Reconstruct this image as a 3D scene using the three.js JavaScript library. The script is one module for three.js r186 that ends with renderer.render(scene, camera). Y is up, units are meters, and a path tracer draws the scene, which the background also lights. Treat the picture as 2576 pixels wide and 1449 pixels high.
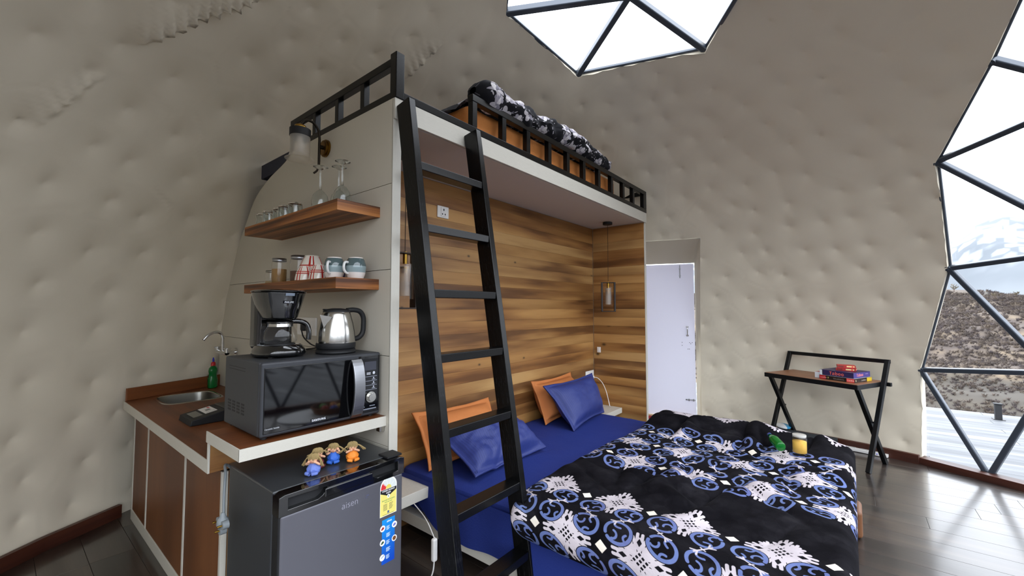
import * as THREE from 'three';
import { RoundedBoxGeometry } from 'three/addons/geometries/RoundedBoxGeometry.js';
import { mergeGeometries, mergeVertices } from 'three/addons/utils/BufferGeometryUtils.js';

// ---------------------------------------------------------------- camera, sky, exposure
const scene = new THREE.Scene();
const renderer = new THREE.WebGLRenderer({ antialias: true });
renderer.toneMapping = THREE.LinearToneMapping;
renderer.toneMappingExposure = 2.0;
renderer.shadowMap.enabled = true;
const camera = new THREE.PerspectiveCamera(69.02, 2576 / 1449, 0.05, 4000);
camera.position.set(-1.237, 1.48, 1.773);
{ const yaw = THREE.MathUtils.degToRad(38.918), pitch = THREE.MathUtils.degToRad(2.743);
  // the alcove front (+x) lies 38.9 degrees to the right of the view
  const f = new THREE.Vector3(Math.cos(yaw) * Math.cos(pitch), Math.sin(pitch), -Math.sin(yaw) * Math.cos(pitch));
  camera.lookAt(camera.position.clone().add(f)); }
{ // even bright overcast, a little brighter towards the zenith
  const w = 16, h = 64, d = new Float32Array(w * h * 4);
  for (let j = 0; j < h; j++) for (let i = 0; i < w; i++) {
    const el = Math.sin(((j + 0.5) / h - 0.5) * Math.PI), L = SKY() * (0.8 + 0.4 * Math.max(0, el)) * (el < -0.02 ? 0.5 : 1), k = (j * w + i) * 4;
    d[k] = L * 0.93; d[k + 1] = L * 0.985; d[k + 2] = L * 1.07; d[k + 3] = 1;
  }
  function SKY() { return 2.4; }
  const t = new THREE.DataTexture(d, w, h, THREE.RGBAFormat, THREE.FloatType);
  t.mapping = THREE.EquirectangularReflectionMapping; t.magFilter = THREE.LinearFilter; t.needsUpdate = true;
  scene.background = t;
}

// ---------------------------------------------------------------- helpers
const V = (x, y, z) => new THREE.Vector3(x, y, z), R = THREE.MathUtils.degToRad;
let seed = 7;
const rnd = () => { seed = (seed + 0x6D2B79F5) | 0; let t = Math.imul(seed ^ (seed >>> 15), 1 | seed); t = (t + Math.imul(t ^ (t >>> 7), 61 | t)) ^ t; return ((t ^ (t >>> 14)) >>> 0) / 4294967296; };
const rr = (a, b) => a + (b - a) * rnd();
const clamp = (x, a = 0, b = 1) => Math.min(b, Math.max(a, x)), mix = (a, b, t) => a + (b - a) * t, sstep = (a, b, x) => { const t = clamp((x - a) / (b - a)); return t * t * (3 - 2 * t); };
const hsh = (x, y, s = 0) => { let h = Math.imul(x | 0, 374761393) + Math.imul(y | 0, 668265263) + Math.imul(s | 0, 2147483647 ^ 0x5bd1e995); h = Math.imul(h ^ (h >>> 13), 1274126177); return ((h ^ (h >>> 16)) >>> 0) / 4294967296; };
const noise = (x, y, s = 0) => { const i = Math.floor(x), j = Math.floor(y); let u = x - i, v = y - j; u = u * u * (3 - 2 * u); v = v * v * (3 - 2 * v); return mix(mix(hsh(i, j, s), hsh(i + 1, j, s), u), mix(hsh(i, j + 1, s), hsh(i + 1, j + 1, s), u), v); };
const fbm = (x, y, o = 4, s = 0) => { let a = 0, w = 0.5, n = 0; for (let k = 0; k < o; k++) { a += w * noise(x, y, s + k); n += w; x *= 2.03; y *= 2.03; w *= 0.5; } return a / n; };
function dataTex(w, h, fn, srgb = true) {
  const d = new Uint8Array(w * h * 4);
  for (let j = 0; j < h; j++) for (let i = 0; i < w; i++) { const c = fn(i / w, j / h), k = (j * w + i) * 4; d[k] = clamp(c[0], 0, 255); d[k + 1] = clamp(c[1], 0, 255); d[k + 2] = clamp(c[2], 0, 255); d[k + 3] = 255; }
  const t = new THREE.DataTexture(d, w, h); t.wrapS = t.wrapT = THREE.RepeatWrapping; t.magFilter = THREE.LinearFilter; t.minFilter = THREE.LinearFilter; if (srgb) t.colorSpace = THREE.SRGBColorSpace; t.needsUpdate = true; return t;
}
function canvasTex(w, h, draw) {
  const c = document.createElement('canvas'); c.width = w; c.height = h; draw(c.getContext('2d'), w, h);
  const t = new THREE.CanvasTexture(c); t.colorSpace = THREE.SRGBColorSpace; t.wrapS = t.wrapT = THREE.RepeatWrapping; return t;
}
const std = (color, roughness = 0.6, o = {}) => new THREE.MeshStandardMaterial({ color, roughness, ...o });
const phys = (color, roughness = 0.4, o = {}) => new THREE.MeshPhysicalMaterial({ color, roughness, ...o });

const fin = (g) => { if (g.index) g = g.toNonIndexed(); for (const k of Object.keys(g.attributes)) if (!['position', 'normal', 'uv'].includes(k)) g.deleteAttribute(k); if (!g.attributes.uv) g.setAttribute('uv', new THREE.BufferAttribute(new Float32Array(g.attributes.position.count * 2), 2)); return g; };
const merge = (...l) => mergeGeometries(l.flat().map(fin));
const B = (x0, x1, y0, y1, z0, z1, r = 0.002, seg = 1) => { const w = x1 - x0, h = y1 - y0, d = z1 - z0, q = Math.min(r, w / 2.01, h / 2.01, d / 2.01); const g = r > 0 ? new RoundedBoxGeometry(w, h, d, seg, q) : new THREE.BoxGeometry(w, h, d); return g.translate((x0 + x1) / 2, (y0 + y1) / 2, (z0 + z1) / 2); };
// box along a -> b, `w` across and `h` along `up`
function bar(a, b, w, h, up = V(0, 1, 0), r = 0.002) {
  const d = b.clone().sub(a), L = d.length(); d.normalize(); const x = up.clone().cross(d).normalize(), y = d.clone().cross(x);
  const g = r > 0 ? new RoundedBoxGeometry(w, h, L, 1, Math.min(r, w / 2.1, h / 2.1)) : new THREE.BoxGeometry(w, h, L);
  return g.applyMatrix4(new THREE.Matrix4().makeBasis(x, y, d).setPosition(a.clone().add(b).multiplyScalar(0.5)));
}
const tube = (pts, r, seg = 24, rad = 8, closed = false) => new THREE.TubeGeometry(new THREE.CatmullRomCurve3(pts.map((p) => p.isVector3 ? p : V(...p)), closed), seg, r, rad, closed);
const lathe = (pts, n = 32) => new THREE.LatheGeometry(pts.map((p) => new THREE.Vector2(p[0], p[1])), n);
const cyl = (x, y, z, r, h, n = 24, r2 = r) => new THREE.CylinderGeometry(r2, r, h, n).translate(x, y + h / 2, z);
const ball = (x, y, z, r, a = 16, b = 12) => new THREE.SphereGeometry(r, a, b).translate(x, y, z);
function prism(pts, depth, bevel = 0, holes = []) { const s = new THREE.Shape(pts.map((p) => new THREE.Vector2(p[0], p[1]))); for (const h of holes) s.holes.push(new THREE.Path(h.map((p) => new THREE.Vector2(p[0], p[1])))); return new THREE.ExtrudeGeometry(s, { depth, bevelEnabled: bevel > 0, bevelSize: bevel, bevelThickness: bevel, bevelSegments: 2, curveSegments: 12 }); }
// uv in metres on every face; the grain (u) runs along axis `g`
function uvm(geo, g = 'x', su = 1, sv = 1, ou = 0, ov = 0) {
  geo = fin(geo); const p = geo.attributes.position, n = geo.attributes.normal, uv = new Float32Array(p.count * 2), G = 'xyz'.indexOf(g);
  for (let i = 0; i < p.count; i++) {
    const P = [p.getX(i), p.getY(i), p.getZ(i)], N = [Math.abs(n.getX(i)), Math.abs(n.getY(i)), Math.abs(n.getZ(i))];
    let dom = N[0] > N[1] && N[0] > N[2] ? 0 : N[1] > N[2] ? 1 : 2, a = G, b;
    if (dom === G) { a = (G + 1) % 3; b = (G + 2) % 3; } else b = 3 - dom - G;
    uv[2 * i] = P[a] * su + ou; uv[2 * i + 1] = P[b] * sv + ov;
  }
  geo.setAttribute('uv', new THREE.BufferAttribute(uv, 2)); return geo;
}
const used = {}, bases = new WeakMap();
const numbered = (n) => { used[n] = (used[n] || 0) + 1; return used[n] === 1 ? n : n + '_' + String(used[n] - 1).padStart(3, '0'); };
function thing(name, label, category, at = [0, 0, 0], group) {
  const o = new THREE.Group(); o.name = numbered(name); o.position.set(...at); scene.add(o); bases.set(o, V(...at));
  o.userData = { label, category }; if (group) o.userData.group = group; return o;
}
function struct(name, at = [0, 0, 0], label) { const o = new THREE.Group(); o.name = numbered(name); o.position.set(...at); scene.add(o); bases.set(o, V(...at)); o.userData = { kind: 'structure' }; if (label) o.userData.label = label; return o; }
// a part given in room coordinates, put under its thing (or under a part, as a sub-part)
function part(parent, name, geo, mat, label) {
  const b = bases.get(parent); if (b.lengthSq()) geo = geo.clone().translate(-b.x, -b.y, -b.z);
  const m = new THREE.Mesh(geo, mat); m.name = name; if (label) m.userData.label = label; parent.add(m); bases.set(m, b); return m;
}
function copy(src, at, label, turn) {
  const c = src.clone(); c.name = numbered(src.name.replace(/_\d{3}$/, '')); c.position.set(...at); if (turn !== undefined) c.rotation.y = turn; scene.add(c); bases.set(c, V(...at));
  c.userData = { ...src.userData, label }; return c;
}
// flat print: a thin sheet, centre c, right and up axes, w x h
function sheet(c, right, up, w, h) {
  const g = new THREE.PlaneGeometry(w, h), x = right.clone().normalize(), z = x.clone().cross(up).normalize(), y = z.clone().cross(x);
  return g.applyMatrix4(new THREE.Matrix4().makeBasis(x, y, z).setPosition(c));
}
const PX = V(1, 0, 0), PY = V(0, 1, 0), PZ = V(0, 0, 1);

// ---------------------------------------------------------------- textures
const mirror = (t) => { t.wrapS = t.wrapT = THREE.MirroredRepeatWrapping; return t; };
function woodTex(w, h, mw, mh, cols, o = {}) { // covers mw x mh metres, grain along u
  const { fine = 90, ring = 9, knots = 0, streak = 0.5, s = 1 } = o, K = [];
  for (let k = 0; k < knots; k++) K.push([hsh(k, 3, s) * mw, hsh(k, 5, s) * mh, 0.006 + 0.01 * hsh(k, 9, s)]);
  return mirror(dataTex(w, h, (u, v) => {
    let x = u * mw, y = v * mh, kn = 0;
    for (const [kx, ky, kr] of K) { const dx = (x - kx) / 4, dy = y - ky, d = Math.hypot(dx, dy); y += dy / (d + 1e-4) * kr * Math.exp(-d / (kr * 2)) * 0.9; kn = Math.max(kn, Math.exp(-Math.pow(Math.hypot((x - kx) / 1.6, dy) / kr, 2))); }
    const a = fbm(x * 1.1, y * ring, 3, s), b = fbm(x * 3, y * fine, 3, s + 20), c = noise(x * 9, y * 420, s + 40), e = fbm(x * 0.7, y * 14, 2, s + 60);
    let t = clamp((a - 0.5) * 1.9 + 0.5 + (b - 0.5) * streak + (c - 0.5) * 0.14 + (e - 0.5) * 0.3);
    const n = cols.length - 1, q = Math.min(n - 1e-4, t * n), i = Math.floor(q), f = q - i, A = cols[i], C = cols[i + 1], dk = 1 - 0.6 * kn;
    return [mix(A[0], C[0], f) * dk, mix(A[1], C[1], f) * dk, mix(A[2], C[2], f) * dk];
  }));
}
const TX = {};
TX.oak = woodTex(1400, 1024, 2.8, 1.0, [[112, 77, 45], [154, 112, 67], [176, 135, 83], [194, 153, 98]], { knots: 4, s: 3, ring: 9, fine: 34, streak: 0.3 });
TX.walnut = woodTex(1024, 512, 1.6, 0.8, [[88, 46, 20], [118, 66, 31], [140, 82, 42]], { s: 11, ring: 5, fine: 60, streak: 0.4 });
TX.door = woodTex(512, 1024, 0.8, 0.8, [[98, 57, 28], [114, 69, 35], [128, 80, 43]], { s: 17, ring: 4, fine: 130, streak: 0.35 });
TX.zebra = woodTex(1024, 256, 1.6, 0.25, [[80, 44, 20], [134, 80, 38], [172, 110, 56], [188, 124, 66]], { s: 23, ring: 42, fine: 160, streak: 0.35 });
TX.plank = woodTex(1024, 512, 1.6, 0.8, [[34, 28, 25], [52, 43, 38], [72, 61, 53]], { s: 31, ring: 7, fine: 80, streak: 0.45 });
TX.redwood = woodTex(512, 128, 1.6, 0.2, [[74, 42, 30], [98, 58, 42], [114, 72, 52]], { s: 37, ring: 12, fine: 120 });
TX.deck = woodTex(1024, 256, 2.4, 0.3, [[150, 150, 150], [178, 178, 178], [202, 202, 202]], { s: 41, ring: 10, fine: 90 });
TX.scuff = dataTex(512, 512, (u, v) => { const a = fbm(u * 10, v * 40, 4, 71), b = fbm(u * 60, v * 14, 3, 75), t = clamp((a - 0.52) * 4) * 0.6 + clamp((b - 0.62) * 5) * 0.5, c = clamp((fbm(u * 22, v * 26, 4, 78) - 0.6) * 6), g = 7 + 22 * t + 62 * c * t; return [g, g * 1.04, g * 1.1]; });
TX.fleck = dataTex(256, 256, (u, v) => { const t = noise(u * 180, v * 180, 81) * 0.6 + noise(u * 60, v * 60, 84) * 0.4, g = 226 + 22 * (t - 0.5); return [g, g * 0.99, g * 0.96]; });
TX.weave = dataTex(256, 256, (u, v) => { const g = 120 + 60 * noise(u * 128, v * 128, 90) + 40 * noise(u * 24, v * 24, 92); return [g, g, g]; }, false);
TX.linen = dataTex(512, 512, (u, v) => { const g = 128 + 70 * (fbm(u * 7, v * 7, 5, 95) - 0.5) + 16 * (noise(u * 200, v * 200, 99) - 0.5); return [g, g, g]; }, false);
const rep = (t, x, y) => { const c = t.clone(); c.repeat.set(x, y); c.needsUpdate = true; return c; };
// ---------------------------------------------------------------- materials
const M = {};
M.liner = std(0xeae0cb, 0.8);
M.shell = std(0xe8e8e4, 0.7);
M.strut = phys(0x464e59, 0.4, { metalness: 0.3, clearcoat: 0.3 });
M.pane = phys(0xffffff, 0.02, { transmission: 1, thickness: 0, ior: 1.3 });
M.white = std(0xe9e7e1, 0.45, { map: rep(TX.fleck, 2, 2) });
M.panelWhite = std(0xd0cabc, 0.55);
M.ceil = std(0xcfc6bb, 0.75);
M.oaks = [0xffffff, 0xf0e8de, 0xfff6ea, 0xe2d6c6, 0xf8ecdc].map((c) => std(c, 0.42, { map: TX.oak }));
M.walnut = std(0xffffff, 0.5, { map: TX.walnut });
M.doorwood = std(0xffffff, 0.5, { map: TX.door });
M.zebra = std(0xffffff, 0.5, { map: TX.zebra });
M.redwood = std(0xb8a098, 0.45, { map: TX.redwood });
M.planks = [0xffffff, 0xdcd8d4, 0xf6efe8, 0xc8c6c6].map((c) => phys(c, 0.4, { map: TX.plank, clearcoat: 0.8, clearcoatRoughness: 0.15 }));
M.deck = [0x9a9ea2, 0x909499, 0x878b90].map((c) => std(c, 0.6, { map: TX.deck }));
M.black = phys(0xffffff, 0.27, { map: rep(TX.scuff, 3, 3), specularIntensity: 0.6 });
M.blackPlain = phys(0x0c0e10, 0.36, { specularIntensity: 0.7 });
M.matteBlack = std(0x16171a, 0.6);
M.gloss = phys(0x08090b, 0.14, { clearcoat: 1, clearcoatRoughness: 0.05 });
M.mirrorBlack = phys(0x050507, 0.04, { ior: 1.56 });
M.chrome = std(0xd9dadb, 0.12, { metalness: 1 });
M.steel = std(0xc4c2bd, 0.2, { metalness: 1 });
M.brushed = std(0xb9bbc0, 0.34, { metalness: 1 });
M.brass = std(0xb08a3c, 0.3, { metalness: 1 });
M.darkbrass = std(0x7c5a22, 0.36, { metalness: 1 });
M.glass = phys(0xffffff, 0.02, { transmission: 1, thickness: 0, ior: 1.5 });
M.solidGlass = phys(0xf4f8f8, 0.02, { transmission: 1, thickness: 0.01, ior: 1.5 });
M.frost = phys(0xf4efe6, 0.35, { transmission: 0.75, thickness: 0, ior: 1.45 });
M.bulb = phys(0xf6f2ec, 0.5, { transmission: 0.3, thickness: 0 });
M.navy = phys(0x26357a, 0.72, { specularIntensity: 0.3, bumpMap: rep(TX.linen, 1, 1), bumpScale: 0.01 });
M.orange = phys(0xc67c48, 0.75, { specularIntensity: 0.3, bumpMap: rep(TX.linen, 2, 2), bumpScale: 0.008 });
M.plasticWhite = std(0xf0eeea, 0.4);
M.socketHole = std(0x202020, 0.7);

// ---------------------------------------------------------------- the dome: quilted liner, outer cover, openings
const DC = V(1.0, 0.18, 0.92), DR = 3.68;
const dir = (az, el) => V(Math.cos(R(el)) * Math.cos(R(az)), Math.sin(R(el)), Math.cos(R(el)) * Math.sin(R(az)));
const N = (az, el) => dir(az, el).multiplyScalar(DR).add(DC);
const rows = [
  [[21.5, -3], [28.2, -2.6], [42.6, -2.6], [56.5, -2.6], [70, -2.6], [83.3, -2.6], [96.7, -2.6], [110, -2.6], [123.5, -2.6], [137.4, -2.6], [151.8, -2.6], [165.5, -2.6], [179.2, -2.6], [186, -3]],
  [[22, 11.1], [34.9, 12.4], [48.5, 12.4], [62.3, 12.4], [76.1, 12.4], [90, 12.4], [103.9, 12.4], [117.7, 12.4], [131.5, 12.4], [145.1, 12.4], [158.8, 12.4], [172.5, 12.4], [185.5, 11.1]],
  [[27.4, 26.4], [42, 27.6], [55.5, 27.6], [69.3, 27.6], [83.1, 27.6], [96.9, 27.6], [110.7, 27.6], [124.5, 27.6], [138, 27.6], [152.6, 27.6], [167, 27.6], [180, 26.4]],
  [[30.7, 41.5], [49.5, 43.8], [65.7, 43.8], [81.9, 43.8], [98.1, 43.8], [114.3, 43.8], [130.5, 43.8], [146.7, 43.8], [160, 43.8], [176, 41.5]],
  [[43.4, 51], [60, 58.5], [80, 60.5], [100, 60.5], [120, 60.5], [145, 58.5], [164, 51]],
];
const sky = { S1: [-84.4, 72.5], S2: [-44.8, 67.2], S3: [-0.7, 68.1], S4: [-28.8, 78.5], S5: [62, 76.5], S6: [150, 80.5], S7: [-140, 79] };
const winTris = [], winEdges = [];
for (let r = 0; r + 1 < rows.length; r++) {                    // triangulate between two rings of hubs
  const a = rows[r], b = rows[r + 1]; let i = 0, j = 0; winEdges.push([a[0], b[0], 'edge']);
  while (i + 1 < a.length || j + 1 < b.length) {
    const goA = j + 1 >= b.length || (i + 1 < a.length && (a[i + 1][0] + a[i][0]) / 2 <= (b[j + 1][0] + b[j][0]) / 2);
    if (goA) { winTris.push([a[i], a[i + 1], b[j]]); i++; } else { winTris.push([a[i], b[j + 1], b[j]]); j++; }
    winEdges.push([a[i], b[j], i + 1 >= a.length && j + 1 >= b.length ? 'edge' : 'in']);
  }
  for (let k = 0; k + 1 < a.length; k++) if (r > 0) winEdges.push([a[k], a[k + 1], 'in']);
}
for (let k = 0; k + 1 < rows[4].length; k++) winEdges.push([rows[4][k], rows[4][k + 1], 'edge']);
const ring = ['S1', 'S2', 'S3', 'S5', 'S6', 'S7'].map((k) => sky[k]);
const skyTris = ring.map((p, k) => [p, ring[(k + 1) % 6], sky.S4]);
const skyEdges = ring.flatMap((p, k) => [[p, ring[(k + 1) % 6], 'edge'], [p, sky.S4, 'in']]);

// quilting: tufts every 0.3 m in staggered rows; the cloth swells inward between them
const TROW = R(4.5);
function tuft(az, el) {
  let m1 = 9, m2 = 9; const r0 = Math.round(el / TROW);
  for (let r = r0 - 1; r <= r0 + 1; r++) {
    const e = r * TROW, n = Math.max(6, Math.round(2 * Math.PI * Math.cos(e) * DR / 0.31)), st = 2 * Math.PI / n, q = az / st - (r & 1) * 0.5, q0 = Math.round(q);
    for (let k = q0 - 1; k <= q0 + 1; k++) {
      const h = ((k % n) + n) % n, a = (k + (r & 1) * 0.5 + (hsh(h, r, 5) - 0.5) * 0.45) * st, ee = e + (hsh(h, r, 6) - 0.5) * TROW * 0.4;
      const dx = (az - a) * Math.cos(el) * DR, dy = (el - ee) * DR, deep = 0.45 + 0.9 * hsh(h, r, 7), d = Math.hypot(dx * 0.95 + dy * 0.25, dy * 0.8 - dx * 0.2) / Math.sqrt(deep);
      if (d < m1) { m2 = m1; m1 = d; } else if (d < m2) m2 = d;
    }
  }
  return [m1, m2];
}
// gathered seams: [from, to, which side the gathers lie on]
const ruffles = [[[-135, 45.4], [-131.1, 54.4], -1, 1], [[-97.1, 59.2], [-95.9, 64.7], -1, 0.7], [[-136.1, 36.3], [-135.1, 41.4], -1, 0.35]].map(([p, q, sd, amp]) => { const a = dir(...p), b = dir(...q), n = a.clone().cross(b).normalize().multiplyScalar(sd), e = b.clone().sub(a), L = e.length(); return { a, n, e: e.normalize(), L: L * DR, amp }; });
function disp(d) {
  const az = Math.atan2(d.z, d.x), el = Math.asin(clamp(d.y, -1, 1)), fade = sstep(R(76), R(66), el);
  const [m1, m2] = tuft(az, el);
  let t = 0.042 * (1 - Math.exp(-Math.pow(m1 / 0.085, 0.72))) * fade + 0.008 * Math.exp(-Math.pow((m2 - m1) / 0.03, 2)) * -0.35 * fade;
  t += 0.03 * (noise(az * 4.5, el * 5.5, 120) - 0.5) + 0.004 * (noise(az * 16 + el * 9, el * 12, 130) - 0.5);
  for (const q of ruffles) { const u = ((d.x - q.a.x) * q.e.x + (d.y - q.a.y) * q.e.y + (d.z - q.a.z) * q.e.z) * DR, v = (d.x * q.n.x + d.y * q.n.y + d.z * q.n.z) * DR;
    if (u < -0.1 || u > q.L + 0.1 || v < -0.25 || v > 0.4) continue; const w = sstep(-0.06, 0.06, u) * sstep(q.L + 0.06, q.L - 0.06, u);
    t += w * (v > 0 ? q.amp * 0.026 * Math.exp(-v / 0.11) * (1 + 0.8 * Math.sin((u - 0.42 * v) * 2 * Math.PI / 0.06 + 3 * noise(u * 8, 3, 9)) * Math.exp(-v / 0.1)) : -0.008 * q.amp * Math.exp(v / 0.05)); }
  return t;
}
const linerR = (d) => DR - disp(d);
// door opening: a box region cut through the dome
const DAZ = R(-17), dn = V(Math.cos(DAZ), 0, Math.sin(DAZ)), dl = V(-Math.sin(DAZ), 0, Math.cos(DAZ)); // outward normal, lateral (to the right seen from inside)
const DOOR = { l0: -0.5, l1: 0.39, top: 2.3 };
const triPlanes = (t) => { const p = t.map(([a, e]) => dir(a, e)), c = p[0].clone().add(p[1]).add(p[2]); return [[0, 1], [1, 2], [2, 0]].map(([i, j]) => { const n = p[i].clone().cross(p[j]).normalize(); if (n.dot(c) < 0) n.negate(); return { n, k: 0 }; }); };
const cuts = [...winTris, ...skyTris].map((t) => { const p = t.map(([a, e]) => dir(a, e)), c = p[0].clone().add(p[1]).add(p[2]).normalize(); return { pl: triPlanes(t), c, cos: Math.min(...p.map((q) => q.dot(c))) - 0.02 }; });
cuts.push({ pl: [{ n: dl, k: -DOOR.l0 }, { n: dl.clone().negate(), k: DOOR.l1 }, { n: V(0, -1, 0), k: DOOR.top - DC.y }, { n: dn, k: -1.5 }], c: dir(-17, 15), cos: 0.86 });
const lerp3 = (a, b, t) => [a[0] + (b[0] - a[0]) * t, a[1] + (b[1] - a[1]) * t, a[2] + (b[2] - a[2]) * t];
function cutPolys(tri) { // pieces of a triangle (points relative to the dome's centre) that lie outside every opening
  let list = [tri];
  for (const c of cuts) {
    const out = [];
    for (const poly of list) {
      const m = [0, 0, 0]; for (const p of poly) { m[0] += p[0]; m[1] += p[1]; m[2] += p[2]; } const L = Math.hypot(...m);
      if ((m[0] * c.c.x + m[1] * c.c.y + m[2] * c.c.z) / L < c.cos - 0.03) { out.push(poly); continue; }
      let rest = poly; const keep = [];
      for (const { n, k } of c.pl) {
        if (!rest.length) break; const s = rest.map((p) => p[0] * n.x + p[1] * n.y + p[2] * n.z + k), a = [], b = [];
        for (let i = 0; i < rest.length; i++) { const j = (i + 1) % rest.length; if (s[i] < 0) a.push(rest[i]); else b.push(rest[i]); if ((s[i] < 0) !== (s[j] < 0)) { const q = lerp3(rest[i], rest[j], s[i] / (s[i] - s[j])); a.push(q); b.push(q); } }
        if (a.length > 2) keep.push(a); rest = b.length > 2 ? b : [];
      }
      if (rest.length) out.push(...keep); else out.push(poly);
    }
    list = out; if (!list.length) break;
  }
  return list;
}
function skin(azs, els, radius, inward) {
  const pos = [], nor = [], uv = [], grid = els.map((e) => azs.map((a) => { const d = V(Math.cos(e) * Math.cos(a), Math.sin(e), Math.cos(e) * Math.sin(a)), r = radius(d); return [d.x * r, d.y * r, d.z * r]; }));
  const eps = 0.004, nrm = (p) => { const d = V(...p).normalize(), t1 = V(-d.z, 0, d.x); if (t1.lengthSq() < 1e-8) t1.set(1, 0, 0); t1.normalize(); const t2 = d.clone().cross(t1);
    const P = (t, s) => { const q = d.clone().addScaledVector(t, s * eps).normalize(); return q.multiplyScalar(radius(q)); };
    const n = P(t1, 1).sub(P(t1, -1)).cross(P(t2, 1).sub(P(t2, -1))).normalize(); if ((n.dot(d) > 0) === inward) n.negate(); return n; };
  const gn = grid.map((r) => r.map((p) => nrm(p))), memo = new Map();
  grid.forEach((r, j) => r.forEach((p, i) => memo.set(p, gn[j][i])));
  const put = (p) => { let n = memo.get(p); if (!n) { n = nrm(p); memo.set(p, n); } pos.push(p[0] + DC.x, p[1] + DC.y, p[2] + DC.z); nor.push(n.x, n.y, n.z); uv.push(Math.atan2(p[2], p[0]) * DR * 0.7, Math.asin(clamp(p[1] / Math.hypot(...p), -1, 1)) * DR); };
  const emit = (t) => { for (const poly of cutPolys(t)) for (let k = 1; k + 1 < poly.length; k++) { if (inward) { put(poly[0]); put(poly[k]); put(poly[k + 1]); } else { put(poly[0]); put(poly[k + 1]); put(poly[k]); } } };
  for (let j = 0; j + 1 < els.length; j++) for (let i = 0; i + 1 < azs.length; i++) {
    const a = grid[j][i], b = grid[j][i + 1], c = grid[j + 1][i + 1], d = grid[j + 1][i]; emit([a, b, c]); if (j + 2 < els.length || els[j + 1] < 1.57) emit([a, c, d]);
  }
  const g = new THREE.BufferGeometry(); g.setAttribute('position', new THREE.Float32BufferAttribute(pos, 3)); g.setAttribute('normal', new THREE.Float32BufferAttribute(nor, 3)); g.setAttribute('uv', new THREE.Float32BufferAttribute(uv, 2)); return g;
}
const range = (a, b, n) => Array.from({ length: n + 1 }, (_, i) => mix(a, b, i / n));
const azs = [...range(R(-172), R(34), 500), ...range(R(34), R(188), 84).slice(1)], els = [...range(R(-2.95), R(76), 240), ...range(R(76), R(89.95), 24).slice(1)];
const dome = struct('wall_dome', [0, 0, 0], 'quilted off white dome liner with buttoned dimples');
part(dome, 'liner', skin(azs, els, linerR, true), M.liner);
part(dome, 'outer_cover', skin(range(R(-180), R(180), 120), range(R(-3.2), R(89.95), 40), () => DR + 0.09, false), M.shell);
{ // turned-in edge of the liner round each opening
  const pos = [], E = [...winEdges.filter((e) => e[2] === 'edge'), ...skyEdges.filter((e) => e[2] === 'edge')];
  const quad = (a, b, c, d) => pos.push(...a.toArray(), ...b.toArray(), ...c.toArray(), ...a.toArray(), ...c.toArray(), ...d.toArray());
  for (const [p, q] of E) { const a = dir(...p), b = dir(...q), n = 24; let last = null;
    for (let i = 0; i <= n; i++) { const d = a.clone().lerp(b, i / n).normalize(), w = 0.006 * Math.sin(i * 1.7 + p[0]), I = d.clone().multiplyScalar(linerR(d)).add(DC), O = d.clone().multiplyScalar(DR + 0.09).add(DC); I.addScaledVector(d, w); if (last) quad(last[0], I, O, last[1]); last = [I, O]; } }
  const g = new THREE.BufferGeometry(); g.setAttribute('position', new THREE.Float32BufferAttribute(pos, 3)); g.computeVertexNormals(); part(dome, 'liner_edge', fin(g), M.liner);
}
function windowOf(name, tris, edges, label, rad) {
  const w = struct(name, [0, 0, 0], label), P = (a, r) => dir(...a).multiplyScalar(r).add(DC), seen = new Map();
  for (const t of tris) { const p = t.map((a) => P(a, DR + 0.065)); const g = new THREE.BufferGeometry(); g.setAttribute('position', new THREE.Float32BufferAttribute(p.flatMap((q) => q.toArray()), 3)); g.computeVertexNormals(); part(w, 'pane', fin(g), M.pane); }
  for (const [a, b, kind] of edges) {
    if (a === rows[0][0] || b === rows[0][0] || a === rows[0][13] || b === rows[0][13]) continue;
    const out = kind === 'edge', p = P(a, DR + (out ? 0.035 : 0.02)), q = P(b, DR + (out ? 0.035 : 0.02)); part(w, 'strut', bar(p, q, out ? rad * 0.7 : rad, out ? rad * 0.7 : rad * 1.15, p.clone().add(q).multiplyScalar(0.5).sub(DC).normalize(), 0.01), M.strut);
    for (const [k, v, o] of [[a, p, q], [b, q, p]]) { if (name === 'window_1' && !out && !seen.has(k)) seen.set(k, v); const d = o.clone().sub(v).normalize(); void d; }
  }
  for (const [k, v] of seen) { const n = v.clone().sub(DC).normalize(), s = rows[0].includes(k) ? 1 : 0.45, m = new THREE.Matrix4().lookAt(V(0, 0, 0), n, PY).setPosition(v); part(w, 'hub', merge(new THREE.CylinderGeometry(0.055 * s, 0.055 * s, 0.05, 16).rotateX(Math.PI / 2).translate(0, 0, 0.008), new THREE.CylinderGeometry(0.012, 0.012, 0.012, 8).rotateX(Math.PI / 2).translate(0, 0, 0.036)).applyMatrix4(m), M.strut); }
  return w;
}
windowOf('window_1', winTris, winEdges, 'panoramic triangular window of clear panes on dark struts', 0.042);
windowOf('window_2', skyTris, skyEdges, 'skylight of triangular panes at the top of the dome', 0.05);
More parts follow.
